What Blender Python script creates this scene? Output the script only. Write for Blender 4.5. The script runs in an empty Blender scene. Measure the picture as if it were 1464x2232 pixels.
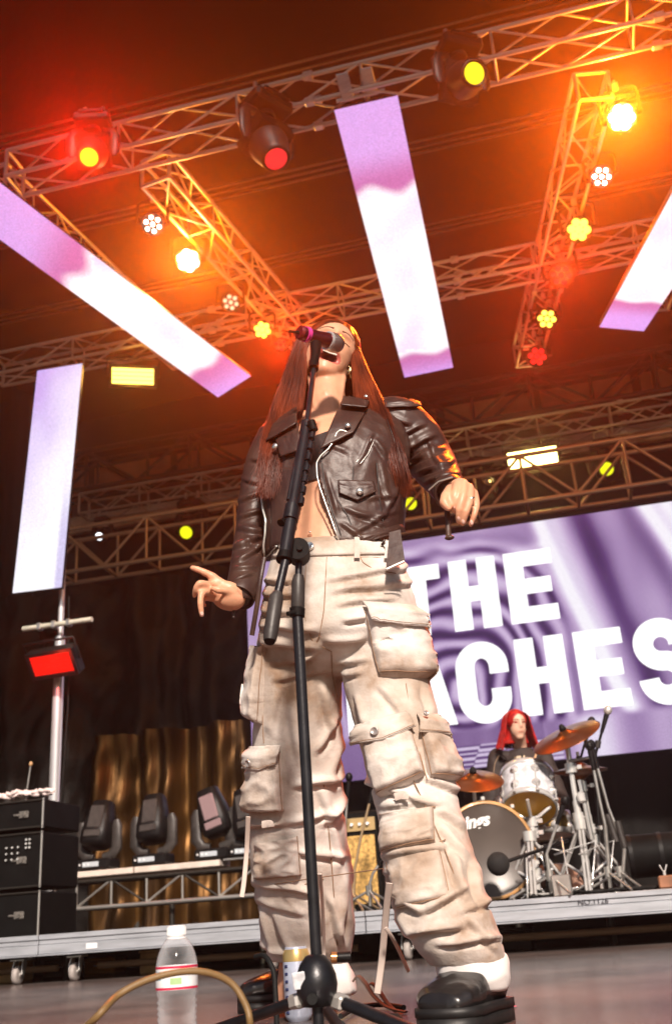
import bpy, math, random
from mathutils import Vector, Matrix, noise
V = Vector
random.seed(7)
sc = bpy.context.scene
COL = sc.collection

# ------------------------------------------------------------------ camera
FPX, PITCH, YAW, ROLL = 2207.0, math.radians(22.3), math.radians(12.7), math.radians(4.06)
CAM = V((0, 0, .2))
cF = V((-math.sin(YAW)*math.cos(PITCH), math.cos(YAW)*math.cos(PITCH), math.sin(PITCH)))
_r = V((math.cos(YAW), math.sin(YAW), 0)); _u = _r.cross(cF)
cR = _r*math.cos(ROLL) - _u*math.sin(ROLL)
cU = _r*math.sin(ROLL) + _u*math.cos(ROLL)
FH = V((-math.sin(YAW), math.cos(YAW), 0))
cam_d = bpy.data.cameras.new('camera'); cam = bpy.data.objects.new('camera', cam_d); COL.objects.link(cam)
cam.matrix_world = Matrix(((cR.x, cU.x, -cF.x, CAM.x), (cR.y, cU.y, -cF.y, CAM.y), (cR.z, cU.z, -cF.z, CAM.z), (0, 0, 0, 1)))
cam_d.sensor_fit = 'VERTICAL'; cam_d.sensor_height = 36; cam_d.lens = 36*FPX/2232
cam_d.clip_start = .05; cam_d.clip_end = 2000
cam_d.dof.use_dof = True; cam_d.dof.focus_distance = 2.55; cam_d.dof.aperture_fstop = 5.0
sc.camera = cam
# ------------------------------------------------------------------ world, sun, exposure
SUN_EL, SUN_AZ = math.radians(34), math.radians(20)     # azimuth measured from -y (behind the camera) towards +x
sc.world = bpy.data.worlds.new('World'); sc.world.use_nodes = True
wn = sc.world.node_tree; bg = wn.nodes['Background']
sky = wn.nodes.new('ShaderNodeTexSky'); sky.sky_type = 'NISHITA'; sky.sun_disc = False
sky.sun_elevation = SUN_EL; sky.sun_rotation = math.pi - SUN_AZ
wn.links.new(sky.outputs[0], bg.inputs[0]); bg.inputs[1].default_value = .040
sun_d = bpy.data.lights.new('sun', 'SUN'); sun = bpy.data.objects.new('sun', sun_d); COL.objects.link(sun)
sun_dir = V((math.sin(SUN_AZ)*math.cos(SUN_EL), -math.cos(SUN_AZ)*math.cos(SUN_EL), math.sin(SUN_EL)))
sun.rotation_euler = sun_dir.to_track_quat('Z', 'Y').to_euler(); sun_d.energy = 4.6; sun_d.angle = math.radians(5)
sun_d.color = (1, .86, .74)
sc.view_settings.view_transform = 'Standard'; sc.view_settings.look = 'None'
sc.view_settings.exposure = 0.6; sc.view_settings.gamma = 1; sc.view_settings.use_curve_mapping = False
sc.cycles.use_denoising = True; sc.cycles.use_light_tree = True
sc.cycles.max_bounces = 6; sc.cycles.volume_bounces = 1; sc.cycles.transparent_max_bounces = 8
sc.cycles.diffuse_bounces = 3; sc.cycles.glossy_bounces = 3; sc.cycles.transmission_bounces = 6
sc.cycles.sample_clamp_indirect = 4; sc.cycles.caustics_reflective = False; sc.cycles.caustics_refractive = False

def ray(px, py): return cR*((px-732)/FPX) + cU*((1116-py)/FPX) + cF
def D(px, py, d): v = ray(px, py); return CAM + v*(d/v.dot(FH))
def Yp(px, py, y): v = ray(px, py); return CAM + v*(y/v.y)
def Zp(px, py, z): v = ray(px, py); return CAM + v*((z-.2)/v.z)
def Ax(px, py, a): return CAM + ray(px, py)*a
def lerp(a, b, t): return a + (b-a)*t
def smooth01(t): t = max(0, min(1, t)); return t*t*(3-2*t)
def interp(tab, t):
    """tab: list of (t, value tuple); smooth interpolation"""
    if t <= tab[0][0]: return tab[0][1]
    for i in range(len(tab)-1):
        a, b = tab[i], tab[i+1]
        if t <= b[0]:
            k = (t-a[0])/(b[0]-a[0])
            return tuple(lerp(p, q, k) for p, q in zip(a[1], b[1]))
    return tab[-1][1]

# ------------------------------------------------------------------ materials
MATS = {}
def mat(name, col=(.5, .5, .5), rough=.6, metal=0, emit=None, estr=0, var=0, vscale=8, bump=0, bscale=60, bdist=.002,
        trans=0, alpha=1, ior=1.45, col2=None, spec=.5, sheen=0, coat=0, sss=0, stretch=(1, 1, 1), detail=4):
    if name in MATS: return MATS[name]
    m = bpy.data.materials.new(name); m.use_nodes = True; nt = m.node_tree; N = nt.nodes; L = nt.links
    b = N['Principled BSDF']
    b.inputs['Base Color'].default_value = (*col, 1); b.inputs['Roughness'].default_value = rough
    b.inputs['Metallic'].default_value = metal; b.inputs['IOR'].default_value = ior
    b.inputs['Specular IOR Level'].default_value = spec
    b.inputs['Transmission Weight'].default_value = trans; b.inputs['Alpha'].default_value = alpha
    b.inputs['Sheen Weight'].default_value = sheen; b.inputs['Coat Weight'].default_value = coat
    if sss:
        b.inputs['Subsurface Weight'].default_value = sss; b.inputs['Subsurface Radius'].default_value = (.02, .008, .004); b.inputs['Subsurface Scale'].default_value = .5
    if emit:
        b.inputs['Emission Color'].default_value = (*emit, 1); b.inputs['Emission Strength'].default_value = estr
    if var or bump or col2:
        tc = N.new('ShaderNodeTexCoord'); mp = N.new('ShaderNodeMapping'); L.new(tc.outputs['Object'], mp.inputs[0])
        mp.inputs['Scale'].default_value = stretch
    if var or col2:
        nz = N.new('ShaderNodeTexNoise'); nz.inputs['Scale'].default_value = vscale; nz.inputs['Detail'].default_value = detail; L.new(mp.outputs[0], nz.inputs[0])
        rp = N.new('ShaderNodeValToRGB'); L.new(nz.outputs[0], rp.inputs[0])
        c2 = col2 or tuple(c*(1-var) for c in col); c1 = col if col2 else tuple(min(1, c*(1+var)) for c in col)
        rp.color_ramp.elements[0].position = .34; rp.color_ramp.elements[1].position = .66
        rp.color_ramp.elements[0].color = (*c2, 1); rp.color_ramp.elements[1].color = (*c1, 1)
        L.new(rp.outputs[0], b.inputs['Base Color'])
    if bump:
        nb = N.new('ShaderNodeTexNoise'); nb.inputs['Scale'].default_value = bscale; nb.inputs['Detail'].default_value = 5; L.new(mp.outputs[0], nb.inputs[0])
        bp = N.new('ShaderNodeBump'); bp.inputs['Strength'].default_value = bump; bp.inputs['Distance'].default_value = bdist
        L.new(nb.outputs[0], bp.inputs['Height']); L.new(bp.outputs[0], b.inputs['Normal'])
    MATS[name] = m; return m
def emis(name, col, s):
    if name in MATS: return MATS[name]
    m = bpy.data.materials.new(name); m.use_nodes = True; nt = m.node_tree; nt.nodes.clear()
    e = nt.nodes.new('ShaderNodeEmission'); o = nt.nodes.new('ShaderNodeOutputMaterial'); e.inputs[0].default_value = (*col, 1); e.inputs[1].default_value = s
    nt.links.new(e.outputs[0], o.inputs[0]); MATS[name] = m; return m
def screen_mat(name, s):
    m = bpy.data.materials.new(name); m.use_nodes = True; nt = m.node_tree; nt.nodes.clear()
    a = nt.nodes.new('ShaderNodeAttribute'); a.attribute_name = 'picture'
    tc = nt.nodes.new('ShaderNodeTexCoord'); gn = nt.nodes.new('ShaderNodeTexNoise'); gn.inputs['Scale'].default_value = 75; gn.inputs['Detail'].default_value = 3; nt.links.new(tc.outputs['Object'], gn.inputs[0])
    mr = nt.nodes.new('ShaderNodeMapRange'); mr.inputs[1].default_value = .3; mr.inputs[2].default_value = .7; mr.inputs[3].default_value = s*.82; mr.inputs[4].default_value = s*1.18; nt.links.new(gn.outputs[0], mr.inputs[0])
    e = nt.nodes.new('ShaderNodeEmission'); o = nt.nodes.new('ShaderNodeOutputMaterial'); nt.links.new(mr.outputs[0], e.inputs[1])
    nt.links.new(a.outputs[0], e.inputs[0]); nt.links.new(e.outputs[0], o.inputs[0]); return m

M_ALU = mat('truss aluminium', (.50, .46, .42), .42, .6, var=.25, vscale=9, bump=.2, bscale=30)
M_ALUB = mat('brushed aluminium edge', (.40, .42, .46), .42, .35, var=.14, vscale=5, stretch=(1, 8, 8), bump=.15, bscale=40)
M_DARKTRUSS = mat('dark painted steel', (.02, .017, .014), .5, .3, var=.3)
M_BLK = mat('black metal housing', (.007, .0065, .007), .45, .1, spec=.25, var=.3, vscale=14, bump=.2, bscale=90)
M_BLK2 = mat('matt black plastic', (.004, .004, .004), .6, spec=.12, var=.3, bump=.25, bscale=160)
M_GREYP = mat('dark grey plastic', (.035, .03, .028), .45, var=.25, vscale=20, bump=.2, bscale=120)
M_CHROME = mat('chrome hardware', (.80, .78, .76), .2, .55, var=.06, vscale=20)
M_STEEL = mat('scuffed steel', (.55, .53, .5), .3, .8, var=.2, vscale=12, bump=.2)
M_RUB = mat('black rubber', (.006, .006, .006), .7, spec=.3, bump=.3, bscale=200)
M_DRAPE = mat('black stage drape', (.003, .0027, .0025), .6, sheen=.03, var=.3, vscale=3, bump=.4, bscale=25, bdist=.01, spec=.15)
M_ROOF = mat('dark roof canvas', (.007, .004, .003), .85, var=.3, vscale=1.5, bump=.3, bscale=8, bdist=.02, spec=.05)
M_WHITEP = mat('white plastic', (.8, .8, .8), .4, var=.05)

# ------------------------------------------------------------------ mesh helper
def frame_z(d, up=None):
    d = d.normalized(); a = up or (V((0, 0, 1)) if abs(d.z) < .95 else V((0, 1, 0)))
    x = a.cross(d).normalized(); y = d.cross(x); return x, y, d
class MB:
    def __init__(s): s.v = []; s.f = []; s.sm = []
    def add(s, vs, fs, sm=True):
        o = len(s.v); s.v += [tuple(v) for v in vs]
        for f in fs: s.f.append(tuple(i+o for i in f)); s.sm.append(sm)
        return s
    def box(s, c, size, M=None):
        c = V(c); x, y, z = [k/2 for k in size]; vs = []
        for a in (-1, 1):
            for b in (-1, 1):
                for e in (-1, 1):
                    p = V((a*x, b*y, e*z)); p = (M @ p) if M else p; vs.append(c+p)
        return s.add(vs, [(0, 1, 3, 2), (4, 6, 7, 5), (0, 4, 5, 1), (2, 3, 7, 6), (0, 2, 6, 4), (1, 5, 7, 3)], False)
    def bbox(s, c, size, bev=.004, M=None):
        """box with chamfered edges"""
        c = V(c); h = [k/2 for k in size]; b = min(bev, min(h)*.8); vs = []; idx = {}
        for ax in range(3):
            for sx in (-1, 1):
                for sy in (-1, 1):
                    for sz in (-1, 1):
                        sg = (sx, sy, sz); p = [sg[i]*(h[i] if i == ax else h[i]-b) for i in range(3)]
                        p = V(p); p = (M @ p) if M else p; idx[(ax, sx, sy, sz)] = len(vs); vs.append(c+p)
        fs = []
        for ax in range(3):
            o = [i for i in range(3) if i != ax]
            for sg in (-1, 1):
                q = []
                for a, e in ((-1, -1), (1, -1), (1, 1), (-1, 1)):
                    k = [0, 0, 0]; k[ax] = sg; k[o[0]] = a; k[o[1]] = e; q.append(idx[(ax, *k)])
                fs.append(tuple(q))
        for ax in range(3):      # edges along ax
            o = [i for i in range(3) if i != ax]
            for a in (-1, 1):
                for e in (-1, 1):
                    k1 = [0]*3; k1[o[0]] = a; k1[o[1]] = e; k1[ax] = -1; k2 = list(k1); k2[ax] = 1
                    fs.append((idx[(o[0], *k1)], idx[(o[0], *k2)], idx[(o[1], *k2)], idx[(o[1], *k1)]))
        for sx in (-1, 1):
            for sy in (-1, 1):
                for sz in (-1, 1): fs.append(tuple(idx[(a, sx, sy, sz)] for a in range(3)))
        return s.add(vs, fs, False)
    def tube(s, pts, r, n=10, caps=True, flat=None, up=None):
        pts = [V(p) for p in pts]; m = len(pts); rs = r if isinstance(r, (list, tuple)) else [r]*m
        vs = []; fs = []; x = None
        for i, p in enumerate(pts):
            t = (pts[min(i+1, m-1)]-pts[max(i-1, 0)])
            if t.length < 1e-9: t = V((0, 0, 1))
            t.normalize()
            if x is None: x, y, _ = frame_z(t, up)
            else:
                x = (x - t*x.dot(t)); x = x.normalized() if x.length > 1e-6 else frame_z(t)[0]; y = t.cross(x)
            fx = fy = rs[i]
            if isinstance(rs[i], (tuple, list)): fx, fy = rs[i]
            for k in range(n):
                a = 2*math.pi*k/n; vs.append(p + x*(math.cos(a)*fx) + y*(math.sin(a)*fy))
        for i in range(m-1):
            for k in range(n):
                a, b = i*n+k, i*n+(k+1) % n; fs.append((a, b, b+n, a+n))
        s.add(vs, fs, True)
        if caps:
            s.add(vs[:n], [tuple(range(n))[::-1]], False); s.add(vs[-n:], [tuple(range(n))], False)
        return s
    def cyl(s, p0, p1, r0, r1=None, n=12, caps=True): return s.tube([p0, p1], [r0, r0 if r1 is None else r1], n, caps)
    def lathe(s, prof, n=24, M=None, o=(0, 0, 0), close=True):
        """prof: list of (radius, z) along local z of M"""
        o = V(o); vs = []; fs = []
        for r, z in prof:
            for k in range(n):
                a = 2*math.pi*k/n; p = V((r*math.cos(a), r*math.sin(a), z)); vs.append(o + ((M @ p) if M else p))
        for i in range(len(prof)-1):
            for k in range(n):
                a, b = i*n+k, i*n+(k+1) % n; fs.append((a, b, b+n, a+n))
        s.add(vs, fs, True)
        if close:
            if prof[0][0] > 1e-5: s.add(vs[:n], [tuple(range(n))[::-1]], False)
            if prof[-1][0] > 1e-5: s.add(vs[-n:], [tuple(range(n))], False)
        return s
    def ell(s, c, r, M=None, n=16, m=10):
        r = r if isinstance(r, (tuple, list)) else (r, r, r); c = V(c); vs = []; fs = []
        for i in range(m+1):
            t = math.pi*i/m
            for k in range(n):
                a = 2*math.pi*k/n; p = V((r[0]*math.sin(t)*math.cos(a), r[1]*math.sin(t)*math.sin(a), -r[2]*math.cos(t)))
                vs.append(c + ((M @ p) if M else p))
        for i in range(m):
            for k in range(n):
                a, b = i*n+k, i*n+(k+1) % n; fs.append((a, b, b+n, a+n))
        return s.add(vs, fs, True)
    def grid(s, fn, nu, nv, thick=0, nrm=None):
        vs = [fn(i/nu, j/nv) for j in range(nv+1) for i in range(nu+1)]
        fs = [(j*(nu+1)+i, j*(nu+1)+i+1, (j+1)*(nu+1)+i+1, (j+1)*(nu+1)+i) for j in range(nv) for i in range(nu)]
        return s.add(vs, fs, True)
    def slab(s, q, t):
        """four corner points (front face) pushed back by vector t"""
        q = [V(p) for p in q]; return s.add(q+[p+t for p in q], [(0, 1, 2, 3), (7, 6, 5, 4), (0, 4, 5, 1), (1, 5, 6, 2), (2, 6, 7, 3), (3, 7, 4, 0)], False)
    def mesh(s, name):
        me = bpy.data.meshes.new(name); me.from_pydata(s.v, [], s.f); me.polygons.foreach_set('use_smooth', s.sm); me.update(); return me
    def build(s, name, m, parent=None, local=False, me=None):
        me = me or s.mesh(name)
        if m is not None and not me.materials: me.materials.append(m)
        o = bpy.data.objects.new(name, me); COL.objects.link(o)
        if parent:
            o.parent = parent
            if not local: o.matrix_parent_inverse = wmat(parent).inverted()
        return o
def wmat(o):
    m = o.matrix_basis.copy()
    while o.parent: m = wmat(o.parent) @ o.matrix_parent_inverse @ m; break
    return m
def tag(o, label=None, cat=None, group=None, kind=None):
    if label: o['label'] = label
    if cat: o['category'] = cat
    if group: o['group'] = group
    if kind: o['kind'] = kind
    return o
def thing(name, label, cat, loc=(0, 0, 0), group=None, M=None):
    o = bpy.data.objects.new(name, None); COL.objects.link(o); o.empty_display_size = .1
    if M is not None: o.matrix_world = M
    else: o.location = loc
    return tag(o, label, cat, group)
def frameM(loc, z, up=(0, 0, 1)):
    """matrix with local z along z, local y as near to up as it goes"""
    z = V(z).normalized(); up = V(up); y = (up - z*up.dot(z)); y = y.normalized() if y.length > 1e-4 else V((0, 1, 0)); x = y.cross(z)
    return Matrix(((x.x, y.x, z.x, loc[0]), (x.y, y.y, z.y, loc[1]), (x.z, y.z, z.z, loc[2]), (0, 0, 0, 1)))
def col_attr(me, fn):
    a = me.color_attributes.new('picture', 'FLOAT_COLOR', 'POINT')
    buf = []
    for v in me.vertices: buf += [*fn(v.co), 1]
    a.data.foreach_set('color', buf)
def srgb(r, g, b): return tuple((c/255/12.92) if c < 11 else ((c/255+.055)/1.055)**2.4 for c in (r, g, b))
def nz(x, y=0, z=0): return noise.noise(V((x, y, z)))
UC = MB().cyl((0, 0, 0), (0, 0, 1), 1, n=10).mesh('pipe')
def pipe(name, p0, p1, r, m, parent):
    """shared unit cylinder stretched between two points"""
    p0, p1 = V(p0), V(p1); d = p1-p0; key = 'pipe_' + m.name
    me = bpy.data.meshes.get(key)
    if not me: me = UC.copy(); me.name = key; me.materials.append(m)
    o = bpy.data.objects.new(name, me); COL.objects.link(o); o.parent = parent; o.matrix_parent_inverse = wmat(parent).inverted()
    x, y, z = frame_z(d); L = d.length
    o.matrix_basis = Matrix(((x.x*r, y.x*r, z.x*L, p0.x), (x.y*r, y.y*r, z.y*L, p0.y), (x.z*r, y.z*r, z.z*L, p0.z), (0, 0, 0, 1)))
    return o
# ================================================================== the stage itself
fl = MB().slab([(-16, -.12, 0), (12, -.12, 0), (12, 19, 0), (-16, 19, 0)][::1], V((0, 0, -1.5)))
M_FLOOR = mat('worn stage floor', (.115, .090, .083), .38, var=.4, vscale=2.2, bump=.35, bscale=45, bdist=.003, spec=.5)
_nt = M_FLOOR.node_tree
_n2 = _nt.nodes.new('ShaderNodeTexNoise'); _n2.inputs['Scale'].default_value = 6; _n2.inputs['Detail'].default_value = 8
_r2 = _nt.nodes.new('ShaderNodeMapRange'); _r2.inputs[3].default_value = .06; _r2.inputs[4].default_value = .38
_nt.links.new(_n2.outputs[0], _r2.inputs[0]); _nt.links.new(_r2.outputs[0], _nt.nodes['Principled BSDF'].inputs['Roughness'])
tag(fl.build('floor', M_FLOOR), kind='structure')
tag(MB().slab([(-22, -12, -1.52), (18, -12, -1.52), (18, 22, -1.52), (-22, 22, -1.52)], V((0, 0, -.3))).build('ground', mat('trodden ground', (.16, .14, .1), .9, var=.3, vscale=.5)), kind='structure')
tag(MB().grid(lambda u, v: V((-17+31*u, 2.2+17*v, 9.8+.10*math.sin(v*28)+.05*math.sin(u*40))), 60, 60).build('ceiling', M_ROOF), kind='structure')
# side drapes and back drape: hanging cloth with folds
def drape(name, label, p0, p1, zb, zt, amp, freq, seed, m=M_DRAPE, thing_=True, wr=.0):
    p0, p1 = V(p0), V(p1); d = p1-p0; L = d.length; n = V((d.y, -d.x, 0)).normalized()
    def fn(u, v):
        z = lerp(zb, zt, v); x = u*L
        a = amp*(math.sin(x*freq+2.3*nz(x*.7, seed)+.5*nz(x*.5, z*.3, seed)) + .5*math.sin(x*freq*2.3+3*nz(x, seed+5)))
        a += wr*(nz(x*1.6+z*.9, z*.8, seed) + .5*nz(x*4-z*2, z*2.4, seed))
        return V((p0.x, p0.y, 0)) + d*u + n*a + V((0, 0, z))
    o = MB().grid(fn, int(L*22), 60).build(name, m)
    if thing_: tag(o, label, 'curtain')
    return o
drape('side_curtain', 'black curtain closing the left wing of the stage', (-9.2, 3.5, 0), (-9.2, 16, 0), 0, 9.9, .08, 5, 1)
drape('side_curtain', 'black curtain closing the right wing of the stage', (9.5, 16, 0), (9.5, 3.5, 0), 0, 9.9, .08, 5, 2)
M_BACKD = mat('satin black backdrop', (.003, .002, .0015), .6, sheen=.02, var=.35, vscale=2, bump=.5, bscale=14, bdist=.02, spec=.3)
M_LITFOLDS = mat('backdrop with painted gold light', (.10, .048, .012), .40, col2=(.03, .014, .004), metal=.8, vscale=1.2, detail=4, bump=.5, bscale=9, bdist=.02, stretch=(3, 1, .22))  # gold light on the curtain folds is put into this colour
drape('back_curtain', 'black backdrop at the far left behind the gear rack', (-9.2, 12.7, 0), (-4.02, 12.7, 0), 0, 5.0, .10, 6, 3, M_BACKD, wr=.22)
drape('back_curtain', 'creased cloth coloured gold as lit backdrop folds behind the standing moving heads', (-6.3, 12.4, 0), (-4.1, 12.4, 0), 0, 2.75, .12, 8, 4, M_LITFOLDS, wr=.11)  # low cloth added in the shape of the lit part of the backdrop
drape('back_curtain', 'black backdrop strip between the gold folds and the video wall', (-4.0, 12.7, 0), (-3.1, 12.7, 0), 0, 5.0, .08, 6, 3, M_BACKD, wr=.1)
drape('back_curtain', 'plain black backdrop below and behind the video wall', (-3.2, 12.9, 0), (9.5, 12.9, 0), 0, 5.0, .06, 6, 9)
tag(MB().box((0, 16.3, 3.70), (30, .1, 7.40)).box((0, 16.1, 8.7), (30, .1, 2.3)).build('back_wall', M_DRAPE), kind='structure')

M_HT0 = mat('dull roof pipe', (.16, .13, .11), .5, .3, var=.3)
# purlins: rows of three thin pipes along the ceiling
for i, (px, py) in enumerate([(1000, 300), (1000, 440), (100, 650), (640, 395)]):
    pass
for i, yy in enumerate([8.6, 10.3, 12.0, 13.7]):
    t = thing('roof_purlin', ['frontmost run of three thin roof pipes', 'second run of three thin roof pipes from the front', 'third run of three thin roof pipes from the front', 'rearmost run of three thin roof pipes'][i]+' under the dark canopy', 'roof pipes', (0, yy, 9.4), 'pipes under the canopy')
    for k in range(3): pipe('pipe', (-9.4, yy+k*.11, 9.45-.0*k), (9.4, yy+k*.11, 9.45), .016, M_HT0, t)

# ------------------------------------------------------------------ box trusses
def truss(label, p0, p1, a=.305, bay=.58, m=M_ALU, rc=.022, rb=.011, group=None, name='truss', up=V((0, 0, 1)), faces=(0, 1, 2, 3), endcaps=True, plates=3.0):
    p0, p1 = V(p0), V(p1); d = (p1-p0); L = d.length; u = d/L
    w = u.cross(up).normalized(); v = w.cross(u); h = a/2
    t = thing(name, label, 'truss', (p0+p1)/2, group)
    cs = [w*h+v*h, w*h-v*h, -w*h-v*h, -w*h+v*h]
    for c in cs: pipe('chord', p0+c, p1+c, rc, m, t)
    n = max(2, round(L/bay)); st = L/n
    for fi in faces:
        A, B = cs[fi], cs[(fi+1) % 4]
        for i in range(n):
            q0 = p0+u*(i*st); q1 = p0+u*((i+1)*st)
            if i % 2 == 0: pipe('brace', q0+A, q1+B, rb, m, t)
            else: pipe('brace', q0+B, q1+A, rb, m, t)
            if i % 2 == 0: pipe('upright', q0+A, q0+B, rb, m, t)
    if endcaps:
        for q in (p0, p1):
            for k in range(4): pipe('end_bar', q+cs[k], q+cs[(k+1) % 4], rc*.9, m, t)
    if plates:
        k = plates
        while k < L-.3:
            Mx = Matrix((u, w, v)).transposed()
            for c in cs: MB().bbox(p0+u*k+c, (.09, .066, .066), .008, Mx).build('coupler', m, t)
            k += plates
    return t
Z = 7.15
y1 = 6.78
truss('front truss crossing the top of the picture, nearest the crowd', (-4.50, y1+.15, Z), (4.2, y1+.15, Z), group='roof trusses')
truss('middle cross truss behind the white light strips', (-6.62, 10.1, Z), (6.0, 10.1, Z), group='roof trusses')
truss('rear cross truss carrying the yellow floodlight above the video wall', (-7.7, 14.6, Z), (7.2, 14.6, Z), a=.36, bay=.56, group='roof trusses')
T2a, T2b = V((-3.2, 7.3, Z)), V((-2.66, 10.75, Z))
truss('raking truss on the left holding four round lamps', T2a, T2b, group='roof trusses', bay=.42)
T3a, T3b = V((.98, 7.55, Z)), V((.02, 12.2, Z))
truss('raking truss on the right holding six round lamps', T3a, T3b, group='roof trusses', bay=.42)
truss('raking truss just above the slanting light strip at left', (-4.75, 6.95, Z), (-4.25, 10.6, Z), group='roof trusses', bay=.42)
truss('raking truss beside the light strip cut by the right edge', (2.35, 7.2, Z), (1.65, 11.4, Z), group='roof trusses', bay=.42)
# header truss above the screen, tall with wide diagonals
def wide_truss(label, y, z0, z1, x0, x1, bay, m, r=.03, rb=.02, name='header_truss'):
    t = thing(name, label, 'truss', ((x0+x1)/2, y, z0))
    for yy in (y, y+.45):
        for z in (z0, z1): pipe('chord', (x0, yy, z), (x1, yy, z), r, m, t)
        n = int((x1-x0)/bay); st = (x1-x0)/n
        for i in range(n):
            a, b = (z0, z1) if i % 2 == 0 else (z1, z0)
            pipe('brace', (x0+i*st, yy, a), (x0+(i+1)*st, yy, b), rb, m, t)
            if i % 2 == 1 or yy > y: pipe('upright', (x0+i*st, yy, z0), (x0+i*st, yy, z1), rb, m, t)
    for i in range(int((x1-x0)/bay)+1):
        x = x0+i*(x1-x0)/int((x1-x0)/bay); pipe('brace', (x, y, z0), (x, y+.45, z0), rb, m, t)
    return t
M_HT = mat('bronze toned truss', (.32, .26, .2), .45, .4, var=.3)
wide_truss('tall dark truss directly above the video wall', 12.0, 4.98, 5.62, -7.3, 5.5, .62, M_HT)
wide_truss('black roof truss high at the rear against brown canvas', 15.2, 7.8, 8.55, -9, 9, .95, M_DARKTRUSS, .05, .03, 'roof_truss')
mb = MB()
for i in range(12): mb.box((-9+i*1.65, 15.75, 8.2), (1.5, .04, .5))
tag(mb.build('canopy_valance', mat('brown canvas valance', (.30, .13, .07), .7, var=.3, vscale=2)), 'row of brown canvas panels behind the rear roof truss', 'valance')
# pale fascia behind the rear truss with a strip of daylight below
tag(MB().bbox((0, 15.6, 7.28), (19, .12, .32), .01).build('fascia_beam', mat('pale weathered fascia', (.42, .34, .28), .7, var=.35, vscale=3, bump=.3)), 'pale fascia beam behind the rear cross truss, daylight along its foot', 'beam')

# ------------------------------------------------------------------ video wall
SY = 12.0; SX0, SX1, SZ0, SZ1 = -3.97, 3.1, 1.80, 4.70
scr = thing('video_wall', 'large purple video wall with white band name behind the drummer', 'screen', (0, SY, SZ0))
MB().box(((SX0+SX1)/2, SY+.09, (SZ0+SZ1)/2), (SX1-SX0, .14, SZ1-SZ0-.01)).build('cabinet', M_BLK, scr)
def pic(co):
    x, z = co.x, co.z
    n1 = nz(x*1.3, z*1.3, 3); n2 = nz(x*5, z*1.5, 7)
    v = .48 + .10*n1 + .05*n2
    # tunnel of drapery round the C
    dx = abs(x+1.35)/1.1; dz = abs(z-2.75)/1.35
    d = (dx**3+dz**3)**(1/3) + .07*nz(x*2.2, z*2.2, 1)
    if d < 1.5 and x < .1:
        k = smooth01((1.5-d)*3)*smooth01((.1-x)*4)
        v += k*(.30*math.sin(d*34+2.4*nz(x*1.5, z*1.5, 5)) - .14)
    # swag on top
    if z > 4.2 and x < -.1:
        s = z - (4.42+.09*math.sin(x*2.4)+.05*nz(x*2, 0, 4))
        v += .25*math.exp(-(s*14)**2) - .1*math.exp(-((s+.12)*9)**2)
    # right hand draperies (folds leaning to the right as they fall)
    def fold(xc, w, amt):
        return amt*math.exp(-((x-xc)/w)**2)
    t = 4.7-z
    if x > -.4:
        v += fold(-.16+.26*t+.02*t*t*t*.3, .085, .6) + fold(.02+.24*t, .13, .25) - fold(.34+.24*t, .16, .36)
        v += fold(1.12+.40*t, .10, .6) + fold(1.38+.33*t, .14, .5) - fold(.92+.33*t, .16, .2) - fold(1.7+.3*t, .10, .3) - fold(2.1+.25*t, .14, .25)
        v += fold(2.5+.2*t, .18, .3)
    if z < 2.33:
        k = smooth01((2.33-z)*8)
        v = lerp(v, .5+.18*math.sin(x*3.1+1)+.16*math.sin(x*7.7+.6)+.03*n2, k*(1 if x > -.45 else 0))
        if x <= -.45: v = lerp(v, .3+.05*n2, k)
    # checked floor
    if z < 2.06 and -1.9 < x < -.25:
        dep = 1/(2.2-z); row = int(1/(2.16-z+.0)*1.6*1.5) if z < 2.1 else 0
        colm = math.floor((x+.4)*2.6/(1+.6*(2.1-z)))
        v = .70 if (colm + int((2.16-z)*34)) % 2 else .20
    v = max(.05, min(1, v))
    return interp([(0, srgb(48, 26, 66)), (.2, srgb(98, 66, 122)), (.42, srgb(164, 136, 182)), (.6, srgb(200, 176, 214)), (.85, srgb(236, 226, 246)), (1, srgb(250, 246, 255))], v)
me = MB().grid(lambda u, v: V((lerp(SX0, SX1, u), SY, lerp(SZ0, SZ1, v))), 420, 170).mesh('picture_face')
col_attr(me, pic)
MB().build('picture_face', screen_mat('led picture', .66), scr, me=me)
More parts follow.
